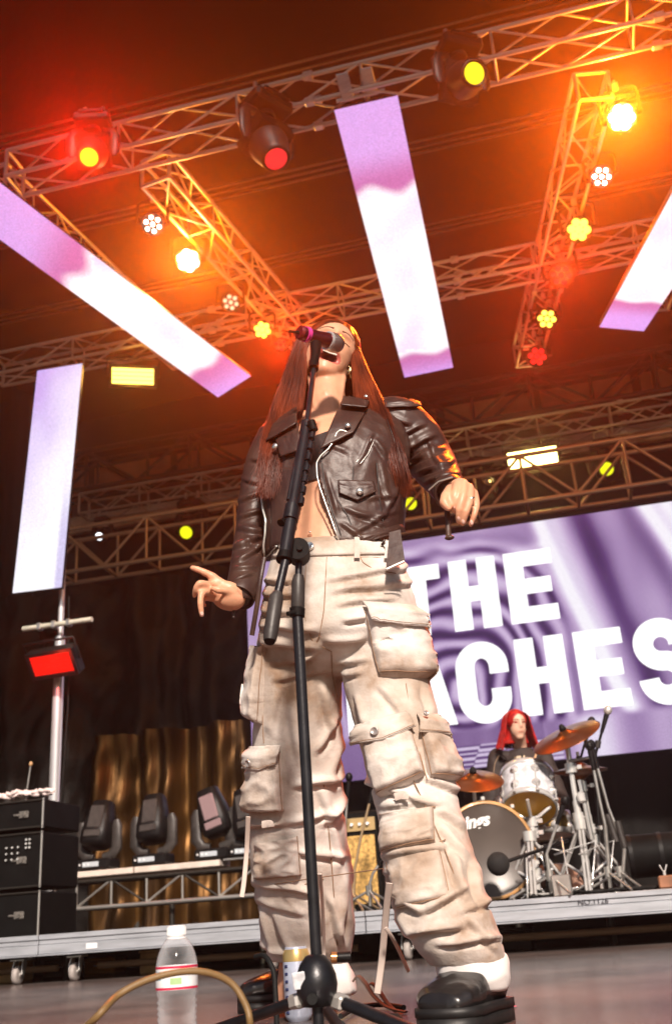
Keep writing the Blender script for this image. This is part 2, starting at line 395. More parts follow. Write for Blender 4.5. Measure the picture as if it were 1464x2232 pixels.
# lettering: strokes cut as flat plates just in front of the picture
M_LET = emis('led white lettering', (1, .985, 1), .95)
def letter(ch, x, z, w, h, s):
    """thick grotesque capital, s stroke width; plates on the screen face"""
    mb = MB(); y = SY-.006
    def P(pts): mb.add([(a, y, b) for a, b in pts], [tuple(range(len(pts)))], False)
    def bar(x0, z0, x1, z1): P([(x+x0, z+z0), (x+x1, z+z0), (x+x1, z+z1), (x+x0, z+z1)])
    hs = s*.86
    if ch == 'T': bar(0, h-hs, w, h); bar(w/2-s/2, 0, w/2+s/2, h-hs)
    if ch == 'H': bar(0, 0, s, h); bar(w-s, 0, w, h); bar(s, h/2-hs/2, w-s, h/2+hs/2)
    if ch == 'E': bar(0, 0, s, h); bar(s, h-hs, w, h); bar(s, h/2-hs/2, w*.93, h/2+hs/2); bar(s, 0, w, hs)
    if ch == 'B':
        bar(0, 0, s, h)
        for z0, z1 in ((0, h*.52), (h*.48+hs*.0, h)):
            zc, rz = (z0+z1)/2, (z1-z0)/2
            for k in range(14):
                a0 = -math.pi/2+math.pi*k/14; a1 = a0+math.pi/14; rx = w-s*1.1
                o = lambda a, ri: (x+s+(rx+.0)*math.cos(a)*(1 if ri else .38), z+zc+(rz if ri else rz-hs)*math.sin(a))
                P([o(a0, 0), o(a0, 1), o(a1, 1), o(a1, 0)])
    if ch == 'A':
        P([(x-.04*w, z), (x+s*1.0, z), (x+w*.5+s*.1, z+h), (x+w*.5-s*.6, z+h)]); P([(x+w*1.04-s*1.04, z), (x+w*1.04, z), (x+w*.5+s*.6, z+h), (x+w*.5-s*.1, z+h)])
        P([(x+w*.25, z+h*.2), (x+w*.75, z+h*.2), (x+w*.7, z+h*.2+hs*.9), (x+w*.3, z+h*.2+hs*.9)])
    if ch == 'C':
        rx = w/2; rt = rx; zc1, zc0 = h-rx*1.0, rx*1.0
        def arc(zc, a0, a1):
            n = 18
            for k in range(n):
                b0 = a0+(a1-a0)*k/n; b1 = a0+(a1-a0)*(k+1)/n
                o = lambda a, r_: (x+rx+r_*math.cos(a), z+zc+(rx if r_ > rx*.9 else rx-hs*1.05)*math.sin(a)*1.0)
                P([o(b0, rx-s), o(b0, rx), o(b1, rx), o(b1, rx-s)])
        arc(zc1, 0, math.pi); arc(zc0, math.pi, 2*math.pi); bar(0, zc0, s, zc1); bar(w-s, zc1-h*.09, w, zc1); bar(w-s, zc0, w, zc0+h*.09)
    if ch == 'S':
        pts = []
        rx, rz = w/2-s/2, h/4-hs/4+.0
        for k in range(26): a = math.radians(-5+ (270-(-5))*k/25*.98); pts.append((w/2+rx*math.cos(a), h-hs/2-rz+rz*math.sin(a)))
        for k in range(1, 26): a = math.radians(90-(270-5)*k/25*1.02); pts.append((w/2+rx*math.cos(a), hs/2+rz+rz*math.sin(a)))
        for i in range(len(pts)-1):
            def nrm(i):
                a = V(pts[max(i-1, 0)]); b = V(pts[min(i+1, len(pts)-1)]); d_ = (b-a).normalized(); return V((-d_.y, d_.x))
            n0, n1 = nrm(i), nrm(i+1); hw = s*.5
            a, b = V(pts[i]), V(pts[i+1])
            q = [a+n0*hw, a-n0*hw, b-n1*hw, b+n1*hw]; P([(x+p.x, z+p.y) for p in q])
    mb.build('letter', M_LET, scr)
st = .225
for ch, x in (('T', -2.02), ('H', -1.325), ('E', -.64)): letter(ch, x, 3.435, .575, .90, st)
for ch, x, w in (('B', -3.42, .56), ('E', -2.74, .55), ('A', -2.06, .62), ('C', -1.375, .625), ('H', -.65, .575), ('E', .04, .55), ('S', .70, .62)):
    dz = .03 if ch in 'CS' else 0
    letter(ch, x, 2.325-dz, w, .92+2*dz, st)

# ------------------------------------------------------------------ led strips
def strip(label, q, kind, group='white and purple light strips'):
    """q: four corners, top-left, top-right, bottom-right, bottom-left, as seen"""
    q = [V(p) for p in q]; c0 = (q[0]+q[1]+q[2]+q[3])/4; n = (q[1]+q[2]-q[0]-q[3]).cross(q[3]+q[2]-q[0]-q[1]).normalized()
    if n.dot(CAM-c0) < 0: n = -n
    q = [p.copy() for p in q]; pn = (q[2]-q[0]).cross(q[3]-q[0]); dr = q[1]-CAM; q[1] = CAM + dr*((q[0]-CAM).dot(pn)/dr.dot(pn)); n = pn.normalized()
    if n.dot(CAM-c0) < 0: n = -n
    t = thing('led_strip', label, 'light strip', (q[0]+q[1]+q[2]+q[3])/4, group)
    MB().slab([p-n*.004 for p in q], -n*.07).build('housing', M_BLK, t)
    def fn(u, v): return (q[0]*(1-u)+q[1]*u)*(1-v) + (q[3]*(1-u)+q[2]*u)*v
    me = MB().grid(fn, 24, 120).mesh('light_face')
    a = me.color_attributes.new('picture', 'FLOAT_COLOR', 'POINT'); buf = []
    wh, pu, dk = srgb(250, 248, 253), srgb(205, 160, 225), srgb(186, 110, 170)
    for j in range(121):
        for i in range(25):
            u, v = i/24, j/120; w = .005*math.sin(u*7+kind)+.010*nz(u*2, kind)
            if kind == 3:
                e = smooth01((v*.9+u*1.2-1.55)*6) if u > .55 else 0
                k = .5+.5*nz(u*2, v*5, 2); c = tuple(lerp(p, w_, smooth01(.1+v*.75+.35*u+.3*(k-.5))) for p, w_ in zip(srgb(190, 160, 226), wh))
                c = tuple(lerp(p, d_, .55*smooth01((u-.80)*14)*smooth01((v-.45)*3)) for p, d_ in zip(c, srgb(150, 130, 205)))
            else:
                a0, a1 = ((.27, .90) if kind == 0 else (.47, .88)) if kind != 2 else (-.5, .80)
                if v+w*2 < a0: c = tuple(lerp(p, d_, smooth01((v-a0+.13)*8)) for p, d_ in zip(pu, dk)); 
                elif v+w*2 < a0+.035: c = tuple(lerp(d_, w_, (v+w*2-a0)/.035) for d_, w_ in zip(dk, wh))
                elif v+w < a1: c = wh; sh = .32*max(0, nz(u*1.5, v*6, kind*3)+.12); c = tuple(lerp(p, d_, sh*2) for p, d_ in zip(wh, pu))
                else:
                    k = smooth01((v+w-a1)/.03); c = tuple(lerp(w_, d_, k) for w_, d_ in zip(wh, dk)); c = tuple(lerp(p, d_, smooth01((v-a1-.02)*9)) for p, d_ in zip(c, srgb(202, 158, 232)))
            buf += [*c, 1]
    a.data.foreach_set('color', buf)
    MB().build('light_face', M_STRIP, t, me=me)
    # panel seams along the strip and hanging brackets
    L = (q[3]-q[0]).length
    if kind == 0:
        ux = (q[1]-q[0]).normalized(); uy = (q[3]-q[0]).normalized(); R3 = Matrix((ux, uy, ux.cross(uy))).transposed()
        for k_ in (.25, .62):
            c_ = q[0]*(1-k_)+q[1]*k_-uy*.17; MB().bbox(c_, (.11, .24, .03), .006, R3).build('bracket', M_ALUB, t)
        MB().cyl(q[0]+ux*.04-uy*.07, q[1]-ux*.1-uy*.07, .018, n=12).build('bracket_bar', M_ALUB, t)
    br = MB()
    for v in (.15, .5, .85):
        p = (fn(.5, v)) - n*.07; br.cyl(p, p+V((0, 0, .35)), .012, n=8)
    br.build('hanging_rod', M_BLK, t)
    return t
M_STRIP = screen_mat('led strip light', .80)
strip('middle light strip hanging from the front truss, white with purple ends', [Ax(728, 240, 9.0), Ax(866, 208, 8.98), Ax(987, 801, 10.65), Ax(881, 823, 10.65)], 0)
strip('long slanting light strip crossing the upper left', [Ax(-262, 332, 8.0), Ax(-250, 205, 7.9), Ax(547, 820, 10.6), Ax(475, 866, 10.6)], 1)
strip('light strip cut by the right edge of the picture', [Ax(1545, 270, 7.3), Ax(1690, 290, 7.3), Ax(1402, 722, 10.6), Ax(1305, 713, 10.6)], 2)
strip('upright pale lilac light strip at the far left', [Ax(82, 808, 11.0), Ax(180, 792, 11.0), Ax(135, 1280, 10.2), Ax(28, 1293, 10.2)], 3)

# ------------------------------------------------------------------ lamps
def spot(loc, target, power, col, ang=60, blend=.6, r=.06, parent=None):
    l = bpy.data.lights.new('lamp_light', 'SPOT'); l.energy = power; l.color = col; l.spot_size = math.radians(ang); l.spot_blend = blend; l.shadow_soft_size = r
    o = bpy.data.objects.new('lamp_light', l); COL.objects.link(o); o.matrix_world = frameM(loc, V(loc)-V(target)); return o
def point(loc, power, col, r=.06):
    l = bpy.data.lights.new('lamp_light', 'POINT'); l.energy = power; l.color = col; l.shadow_soft_size = r
    o = bpy.data.objects.new('lamp_light', l); COL.objects.link(o); o.location = loc; return o
PAR = {}
def par_meshes():
    b = MB(); b.lathe([(.05, .20), (.085, .19), (.108, .12), (.112, .02), (.118, 0), (.118, -.012), (.104, -.014), (.102, .006), (0.0001, .006)], 28)
    for k in range(10):
        a = k*math.pi/5; b.box((.112*math.cos(a), .112*math.sin(a), .08), (.012, .012, .1), Matrix.Rotation(a, 3, 'Z'))
    PAR['body'] = b.mesh('body')
    y = MB(); pts = [V((-.15, 0, .07))]
    for k in range(13):
        a = math.pi*k/12; pts.append(V((-.15*math.cos(a), .17+.05*math.sin(a), .07)) if 0 < k < 12 else V((-.15 if k == 0 else .15, .12, .07)))
    pts.append(V((.15, 0, .07))); y.tube(pts, [(.016, .005)]*len(pts), 8); y.cyl((-.155, 0, .07), (-.108, 0, .07), .02); y.cyl((.108, 0, .07), (.155, 0, .07), .02)
    PAR['yoke'] = y.mesh('yoke')
    c = MB(); c.bbox((0, .245, .07), (.05, .07, .06), .01); c.tube([(0, .26+.03*math.cos(a*.5), .07+.03*math.sin(a*.5)) for a in range(13)], .01, 6); PAR['clamp'] = c.mesh('clamp')
    PAR['lens'] = MB().lathe([(.0001, -.012), (.016, -.008), (.024, .0), (.026, .006)], 14, close=False).mesh('lens')
par_meshes()
def par(label, px, py, z, cell, scale=1.0, aim=None, power=0, lcol=(1, .5, .1), face=None, group='round lamps on the raking trusses', ang=0, dof=1):
    p = Zp(px, py, z); aim = V(aim) if aim else CAM+V((0, 0, 1))
    t = thing('par_light', label, 'stage lamp', group=group, M=frameM(p, p-aim))
    t.scale = (scale,)*3
    for nm, m in (('body', M_BLK), ('yoke', M_BLK), ('clamp', M_STEEL)):
        me = PAR[nm].copy() if PAR[nm].materials and PAR[nm].materials[0] != m else PAR[nm]
        o = MB().build(nm, m, t, True, me=me)
    for k in range(7):
        a = k*math.pi/3+.3; r = .067 if k else 0
        me = bpy.data.meshes.get('lens_'+cell.name)
        if not me: me = PAR['lens'].copy(); me.name = 'lens_'+cell.name; me.materials.clear(); me.materials.append(cell)
        o = MB().build('lens', None, t, True, me=me); o.location = (r*math.cos(a), r*math.sin(a), -.004); o.scale = (face or 1,)*2+(1,)
    if power:
        f_ = (aim-p).normalized(); spot(p+f_*.15, p+f_*3, power*.58, lcol, 50, 1, .08); point(p+f_*.15, power*.040, (1, lcol[1]*2.4, lcol[2]), .09)
    return t
E_WH = emis('blown white lamp', (1, .93, .65), 60); E_DOT = emis('white lamp cell', (1, .95, .8), 12); E_YEL = emis('yellow lamp cell', (1, .72, .07), 2.6)
E_RED = emis('red lamp cell', (1, .012, .015), 1.1); E_DIM = emis('dim pink lamp cell', (1, .55, .35), 1.1); E_YG = emis('yellow green lens', (.85, .9, .01), .9)
E_YR = emis('yellow ring lens', (1, .8, .02), 1.2)
ZL = 6.8
G1 = 'round lamps on the left raking truss'; G2 = 'round lamps on the right raking truss'
par('small red lamp just right of the yellow honeycomb lamp by the microphone', 612, 752, ZL, E_RED, .8, power=600, lcol=(1, .03, .006), face=.9, group=G1)
par('lamp of seven small white dots, frontmost on the left raking truss', 333, 489, ZL, E_DOT, power=0, face=.75, group=G1)
par('dazzling white lamp in a yellow glow on the left raking truss', 410, 568, ZL, E_WH, 1.15, power=2300, lcol=(1, .14, .003), face=1.25, group=G1)
par('faint pinkish lamp between the dazzling and the yellow lamps', 503, 659, ZL, E_DIM, .98, power=0, face=.95, group=G1)
par('yellow honeycomb lamp nearest the microphone', 572, 719, ZL, E_YEL, 1.0, power=300, lcol=(1, .13, .01), face=1.25, group=G1)
par('dazzling white lamp in an orange glow near the right edge', 1354, 256, ZL, E_WH, 1.15, power=4200, lcol=(1, .11, .002), face=1.25, group=G2)
par('lamp of seven white dots below the dazzling right lamp', 1310, 385, ZL, E_DOT, 1.0, power=0, face=.8, group=G2)
par('bright yellow full lamp third down the right raking truss', 1261, 500, ZL, E_YEL, 1.2, power=250, lcol=(1, .15, .01), face=1.35, group=G2)
par('red speckled lamp on the right raking truss', 1222, 600, ZL, E_RED, 1.25, power=700, lcol=(1, .04, .01), face=1.0, group=G2)
par('small yellow honeycomb lamp above the lowest red one', 1191, 695, ZL, E_YEL, 1.15, power=0, face=1.1, group=G2)
par('red lamp lowest on the right raking truss', 1170, 777, ZL, E_RED, 1.2, power=150, lcol=(1, .04, .01), face=1.1, group=G2)

def moving_head(label, base, head_dir, lens, s=1.0, up=False, group='moving head lamps under the trusses', shell=M_BLK):
    """base: point of the foot; hanging (up=False) or standing (up=True); head_dir: direction the lens looks"""
    sg = 1 if up else -1
    base = V(base); hd = V(head_dir).normalized()
    t = thing('moving_head', label, 'moving light', base, group)
    side = hd.cross(V((0, 0, 1))); side = side.normalized() if side.length > .1 else V((1, 0, 0))
    fw = V((0, 0, 1)).cross(side); Mx = Matrix((side, fw, V((0, 0, 1)))).transposed()
    z = V((0, 0, sg)); c = base+z*(.36*s)
    b = MB(); b.bbox(base+z*.05*s, (.32*s, .26*s, .10*s), .02*s, Mx); b.bbox(base+z*.02*s, (.22*s, .30*s, .04*s), .01*s, Mx); b.build('base', shell, t)
    b = MB(); b.box(base+z*.045*s-fw*.1325*s, (.20*s, .006*s, .05*s), Mx); b.build('display', mat('lamp display', (.45, .5, .55), .3), t)
    y = MB(); y.lathe([(.06*s, 0), (.07*s, .01*s), (.06*s, .04*s)], 16, o=base+z*(.10*s if up else .14*s))
    for k in (-1, 1):
        y.tube([base+z*.13*s+side*k*.08*s, base+z*.14*s+side*k*.165*s, base+z*.2*s+side*k*.185*s, c+side*k*.185*s, c+z*.05*s+side*k*.182*s], [(.035*s, .022*s), (.05*s, .025*s), (.055*s, .022*s), (.05*s, .022*s), (.02*s, .012*s)], 10, up=fw)
    y.build('yoke', shell, t)
    H = frameM(c, hd).to_3x3()
    h = MB(); h.lathe([(.06*s, -.20*s), (.10*s, -.195*s), (.132*s, -.15*s), (.14*s, -.04*s), (.14*s, .05*s), (.125*s, .12*s), (.105*s, .19*s), (.10*s, .23*s), (.086*s, .232*s), (.082*s, .215*s), (.0001, .215*s)], 28, H, c)
    for k in range(6): h.box(c+H @ V((0, 0, -.1*s-.0+k*.022*s)), (.285*s, .285*s, .006*s), H)
    h.build('head', shell, t)
    MB().lathe([(.078*s, .222*s), (.05*s, .236*s), (.0001, .242*s)], 24, H, c, close=False).build('lens', lens, t)
    k = MB(); k.cyl(base-z*.02*s+side*.08*s, base-z*.14*s+side*.08*s, .018*s); k.cyl(base-z*.02*s-side*.08*s, base-z*.14*s-side*.08*s, .018*s)
    for sg_ in (-1, 1):
        if not up: MB().cyl(base-z*.02*s+side*.08*s*sg_, base-z*.14*s+side*.08*s*sg_, .018*s).build('hook', M_STEEL, t)
    return t, c+hd*.3*s
GLASS_OFF = mat('dark lens glass', (.03, .02, .03), .08, coat=1)
tv = lambda a: V(a)-V(CAM)
_t, c = moving_head('moving head hidden in red glow at the left of the front truss', Zp(205, 262, 7.0), (.15, -.55, -.75), E_YR, 1.0)
spot(c+V((0, -.1, -.05)), CAM+V((0, 0, 2)), 600, (1, .01, .004), 44, 1, .08)  # red spot added to make a red halo round this head
_t, c = moving_head('moving head with red lens and yellow rim on the front truss', Zp(578, 225, 7.0), (.35, -.25, -1), emis('red lens', (1, .02, .03), .9), 1.25)
_t, c = moving_head('moving head with round yellow lens on the front truss', Zp(995, 100, 7.0), (.45, -.75, -.5), E_YR, 1.1)
_t, c = moving_head('rear moving head with yellow green lens above the video wall', Yp(1312, 965, 14.3), (-.1, -1, -.35), E_YG, 1.25)
_t, c = moving_head('unlit rear moving head beside the singer\'s hand', Yp(1040, 1005, 14.3), (.5, -.9, .1), GLASS_OFF, 1.25)
_t, c = moving_head('rear moving head with yellow lens left of the singer\'s sleeve', Yp(418, 1095, 14.3), (-.02, -1, -.6), E_YG, 1.3)
_t, c = moving_head('rear moving head whose yellow lens shows beside the jacket hem', Yp(893, 1040, 14.3), (.0, -1, -.45), E_YG, 1.2)

# flat floodlights
def flood(label, p, aim, w, h, em, bars, group=None, yoke=True):
    p = V(p); M = frameM(p, V(aim)-p); t = thing('flood_light', label, 'floodlight', M=M, group=group)
    b = MB(); b.bbox((0, 0, -.06), (w+.08, h+.08, .12), .012)
    for k in range(9): b.box((-w/2+w*k/8, 0, -.135), (.012, h*.9, .03))
    b.build('housing', M_BLK, t, True)
    fr = MB()
    for sx in (-1, 1): fr.box((sx*(w/2+.02), 0, .012), (.035, h+.075, .025))
    for sy in (-1, 1): fr.box((0, sy*(h/2+.02), .012), (w+.0, .035, .0245))
    fr.build('bezel', M_BLK, t, True)
    for k in range(bars):
        hh = h/bars; MB().box((0, -h/2+hh*(k+.5), .004), (w, hh*.86, .01)).build('lamp_tube', em, t, True)
    if yoke:
        y = MB(); y.tube([(-w/2-.06, 0, -.05), (-w/2-.06, h/2+.12, -.05), (w/2+.06, h/2+.12, -.05), (w/2+.06, 0, -.05)], .014, 8); y.build('yoke', M_BLK, t, True)
    return t
E_FY = emis('yellow flood tube', (1, .70, .10), 3.2); E_FW = emis('warm white flood', (1, .80, .25), 9); E_FR = emis('red flood tube', (1, .012, .006), .9)
flood('yellow barred floodlight hanging over the left wing', Yp(290, 820, 10.0), CAM+V((0, 0, 1.5)), .50, .20, E_FY, 4, 'floodlights')
flood('warm white floodlight above the band name', Yp(1160, 1001, 14.1), CAM+V((0, 0, .5)), .72, .33, E_FW, 1, 'floodlights')
p = Yp(290, 820, 9.8); point(p, 14, (1, .5, .08), .1)
p = Yp(1160, 1001, 13.7); point(p, 30, (1, .6, .15), .1)
# small white lamp far left under the rear truss
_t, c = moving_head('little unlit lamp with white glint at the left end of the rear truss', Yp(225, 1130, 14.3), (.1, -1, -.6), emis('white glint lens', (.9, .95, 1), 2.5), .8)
# ================================================================== rolling riser
RY = 6.3; DZ = .285
rs = thing('drum_riser', 'long black stage riser on castors with bright aluminium front edge', 'riser', (-1.5, RY, 0))
MB().box((-1.2, RY+1.75, DZ-.035), (9.4, 3.4, .06)).build('deck', mat('black deck board', (.02, .018, .017), .5, var=.3, bump=.3), rs)
xs = [-5.9, -3.55, -1.42, .72, 2.86, 3.9]
for i in range(len(xs)-1):
    x0, x1 = xs[i]+.003, xs[i+1]-.003; cx, L = (x0+x1)/2, x1-x0; m_ = MB()
    m_.bbox((cx, RY+.02, .269), (L, .034, .030), .003); m_.bbox((cx, RY+.026, .238), (L, .030, .026), .003); m_.bbox((cx, RY+.022, .196), (L, .034, .056), .004); m_.bbox((cx, RY+.016, .163), (L, .044, .008), .002)
    m_.build('edge_profile', M_ALUB, rs)
lab = mat('riser tag', (.75, .75, .78), .5); ink = mat('dark ink', (.03, .03, .04), .6)
def text_mesh(s, size, M, name, m, parent, extrude=.0008, shear=0, offset=0, track=1.0):
    c = bpy.data.curves.new('t', 'FONT'); c.body = s; c.size = size; c.extrude = extrude; c.shear = shear; c.offset = offset; c.align_x = 'CENTER'; c.align_y = 'CENTER'; c.space_character = track
    o = bpy.data.objects.new('t', c); me = bpy.data.meshes.new_from_object(o); me.transform(M); me.materials.clear(); bpy.data.objects.remove(o)
    return MB().build(name, m, parent, me=me)
RX = Matrix.Rotation(math.radians(90), 4, 'X')
for px, py, s_ in ((1290, 1957, 'NO.1126'), (740, 2003, 'X18 72')):
    p = Yp(px, py, RY-.001); text_mesh(s_, .045, Matrix.Translation(V((p.x, RY+.004, .232+.012)))@RX, 'lettering', ink, rs)
for px, py in ((200, 2062), (752, 2022)):
    p = Yp(px, py, RY); MB().box((p.x, RY+.002, .199), (.075, .004, .032)).build('sticker', lab, rs)
def caster(x, y, parent, r=.055, ztop=.15):
    c = MB(); c.lathe([(.001, -.02), (r*.75, -.02), (r, -.014), (r, .014), (r*.75, .02), (.001, .02)], 24, Matrix.Rotation(math.pi/2, 3, 'Y'), (x, y, r)); o = c.build('wheel', mat('grey caster tyre', (.38, .34, .32), .5, var=.2), parent)
    h = MB(); h.lathe([(.001, -.026), (r*.32, -.026), (r*.32, .026), (.001, .026)], 14, Matrix.Rotation(math.pi/2, 3, 'Y'), (x, y, r)); h.build('hub', M_STEEL, o)
    f = MB()
    for k in (-1, 1): f.tube([(x+k*.034, y, r), (x+k*.034, y+.01, r*1.7), (x+k*.028, y+.03, ztop-.01)], [(.006, .02), (.006, .025), (.006, .032)], 8)
    f.bbox((x, y+.03, ztop-.006), (.10, .10, .012), .003); f.build('caster_fork', M_STEEL, parent)
for x in (-5.2, -3.75, -3.35, -2.03, -1.62, -1.2, .52, .92, 2.6): caster(x, RY+.12, rs)
for x0, x1 in ((-5.9, -3.7), (-3.4, -1.6), (-1.15, .9), (1.1, 3.6)):
    pipe('floor_rail', (x0, RY+.55, .075), (x1, RY+.55, .075), .022, mat('wooden rail', (.36, .21, .12), .5, var=.3), rs)
for k in range(16):
    x = -5.6+k*.62; pipe('leg', (x, RY+.75+.3*(k % 3), .0), (x, RY+.75+.3*(k % 3), .24), .024, M_STEEL if k % 3 else M_DARKTRUSS, rs)
for k in range(8): pipe('cross_tube', (-5.6+k*1.2, RY+.4, .19), (-5.2+k*1.2, RY+2.4, .19), .02, M_DARKTRUSS, rs)
MB().box((-1.2, RY+3.2, .13), (9.4, .02, .26)).build('skirt', M_DRAPE, rs)
# odds and ends stored below the deck
rnd = random.Random(3)
kinds = [('brown wooden offcut lying under the riser', 'offcut', mat('raw plywood', (.42, .24, .1), .6, var=.3)), ('black cable box under the riser', 'box', M_BLK2), ('amber tinted fixture under the riser', 'fixture', mat('amber lacquer', (.5, .22, .04), .25, coat=.5))]
for i, (px, nm) in enumerate([(30, 'first'), (140, 'second'), (230, 'third'), (345, 'fourth'), (420, 'fifth'), (690, 'sixth'), (1120, 'seventh')]):
    p = Yp(px, 2100, 7.0+.4*(i % 3)); lab_ = ['stubby plywood crate half hidden under the riser at the far left', 'low black cable crate under the riser left of the bottle', 'amber toned crate under the riser left of the bottle', 'small plywood crate under the riser just left of the bottle cap', 'low black crate under the riser right of the bottle', 'amber toned crate seen under the riser between the singer\'s legs', 'black crate under the riser beside the singer\'s right hand boot'][i]
    t = thing('crate', lab_, 'crate', (p.x, p.y, 0), 'crates stored under the riser')
    m_ = kinds[[0, 1, 2, 0, 1, 2, 1][i]][2]; w, h = rnd.uniform(.18, .3), rnd.uniform(.09, .14)
    MB().bbox((p.x, p.y, h/2), (w, .2, h), .008).build('body', m_, t); MB().bbox((p.x, p.y, h+.008), (w+.012, .212, .016), .004).build('lid', m_, t)
    b = MB(); b.tube([(p.x-.04, p.y-.105, h*.6), (p.x-.035, p.y-.12, h*.6), (p.x+.035, p.y-.12, h*.6), (p.x+.04, p.y-.105, h*.6)], .005, 6); b.build('handle', M_STEEL, t)

# ================================================================== low truss with floor lights
lt = thing('low_truss', 'low black truss bench carrying the floor lights at left', 'truss', (-4.4, 9.6, .5))
for (a, b) in ((-5.32, -4.33), (-4.325, -3.46)): MB().bbox(((a+b)/2, 9.55, .835), (b-a-.01, .30, .055), .006).build('plank', mat('pale painted plank', (.62, .54, .48), .5, var=.12), lt)
for (y, z) in ((9.42, .53), (9.68, .53), (9.42, .77), (9.68, .77)): pipe('chord', (-5.32, y, z), (-2.7, y, z), .02, M_STEEL if z < .6 and y < 9.5 else M_DARKTRUSS, lt)
for k in range(8):
    x = -5.28+k*.36
    pipe('upright', (x, 9.42, .54), (x, 9.42, .77), .012, M_STEEL, lt); 
    if k < 7: pipe('brace', (x, 9.42, .54 if k % 2 else .77), (x+.36, 9.42, .77 if k % 2 else .54), .011, M_STEEL if k % 2 else M_DARKTRUSS, lt)
for x in (-5.1, -4.0, -2.9): pipe('leg', (x, 9.55, 0), (x, 9.55, .52), .025, M_DARKTRUSS, lt)
pipe('end_rail', (-3.44, 9.45, .86), (-2.7, 9.45, .86), .012, M_STEEL, lt)
for x in (-3.1, -2.72): pipe('end_post', (x, 9.45, .54), (x, 9.45, .86), .012, M_STEEL, lt)
GH = 'moving heads standing on the low truss'
for (px, py, s_, hd, lb) in ((215, 1890, 1.12, (.05, .35, 1), 'leftmost standing moving head, boxy and grey faced'), (335, 1886, 1.14, (-.05, .3, 1), 'second standing moving head from the left'), (470, 1882, 1.16, (-.3, .05, 1), 'third standing moving head with a tilted pinkish shell'), (545, 1880, 1.05, (-.2, .2, 1), 'rightmost standing moving head half hidden behind the trousers')):
    b = Yp(px, py, 9.55); b.z = .868
    hd = V(hd).normalized(); t = thing('moving_head', lb, 'moving light', b, GH)
    B = MB(); B.bbox(b+V((0, 0, .055)), (.34, .26, .10), .018); B.build('base', M_BLK, t)
    MB().bbox(b+V((-.02, -.132, .055)), (.17, .008, .045), .003).build('display', mat('lamp display', (.45, .5, .55), .3), t)
    for k in range(3): MB().bbox(b+V((-.13+.045*k, -.133, .055)), (.018, .01, .018), .003).build('button', M_WHITEP, t)
    c = b+V((0, 0, .36*s_)); side = V((1, 0, 0))
    Y = MB()
    for k in (-1, 1): Y.tube([b+V((0, 0, .12))+side*k*.05, b+V((0, 0, .13))+side*k*.13, b+V((0, 0, .2))+side*k*.19, c+side*k*.19, c+side*k*.185+V((0, 0, .06))], [(.04, .03), (.05, .03), (.06, .03), (.055, .028), (.03, .02)], 10, up=V((0, 1, 0)))
    Y.build('yoke', M_GREYP, t)
    H = frameM(c, hd, (0, -1, 0)).to_3x3()
    h = MB(); prof = [(.11, -.20), (.145, -.17), (.15, -.05), (.135, .08), (.10, .25), (.06, .262)]
    rings = []
    for r, z in prof:
        for k in range(20):
            a = 2*math.pi*k/20; ca, sa = math.cos(a), math.sin(a); q = 1/max(abs(ca), abs(sa))**.65
            rings.append(c+H @ V((r*ca*q, r*sa*q*.85, z)))
    h.add(rings, [(i*20+k, i*20+(k+1) % 20, (i+1)*20+(k+1) % 20, (i+1)*20+k) for i in range(len(prof)-1) for k in range(20)]+[tuple(range(20))[::-1], tuple(range(len(prof)*20-20, len(prof)*20))])
    h.build('head', M_BLK, t)
    cv = MB(); cv.bbox(c+H @ V((0, .118, .06)), (.15, .03, .24), .02, H); cv.bbox(c+H @ V((0, .128, -.11)), (.17, .02, .07), .01, H); cv.build('cover', M_GREYP if 'pinkish' not in lb else mat('pinkish grey shell', (.24, .16, .17), .4), t)

# ================================================================== tower pole with red floodlight
pl = thing('lighting_pole', 'tall silver pole with crossbar at the left of the stage', 'pole', Yp(112, 1905, 9.0))
b0 = Yp(112, 1905, 9.0); t0 = Yp(128, 1280, 9.0); pt = V((b0.x, 9.0, 0)); top = V((b0.x, 9.0, 6.9))
MB().cyl((b0.x, 9.0, .35), (b0.x, 9.0, 3.1), .052, n=20).cyl((b0.x, 9.0, 3.1), (b0.x, 9.0, 4.3), .03, n=14).build('tube', mat('polished tube', (.75, .74, .76), .25, .6, var=.1, stretch=(1, 1, .3)), pl)
MB().bbox((b0.x, 9.0, .02), (.7, .7, .04), .01).lathe([(.09, .04), (.08, .30), (.055, .36)], 20, o=(b0.x, 9.0, 0)).build('foot', M_BLK, pl)
c1 = Yp(50, 1367, 8.85); c2 = Yp(200, 1353, 8.85); zc = (c1.z+c2.z)/2
MB().cyl((c1.x, 8.86, zc), (c2.x, 8.86, zc), .026, n=14).build('crossbar', mat('pale scuffed tube', (.62, .6, .5), .4, .3, var=.2), pl)
for dx in (-.16, 0, .16): MB().bbox((b0.x+dx, 8.87, zc), (.05, .075, .075), .01).build('clamp', M_STEEL, pl)
MB().tube([(b0.x+.10, 8.96, 3.5), (b0.x+.12, 8.95, 3.0), (b0.x+.14, 8.95, 2.4), (b0.x+.1, 8.93, 1.2), (b0.x+.06, 8.9, .4)], .008, 8).build('cable', M_RUB, pl)
flood('red barred floodlight hung from the pole crossbar', V(Yp(115, 1447, 8.7)), V(Yp(115, 1447, 8.7))+V((-.08, -1, -.75)), .44, .20, E_FR, 5, 'floodlights')
point(Yp(115, 1447, 8.55), 6, (1, .05, .02), .06)

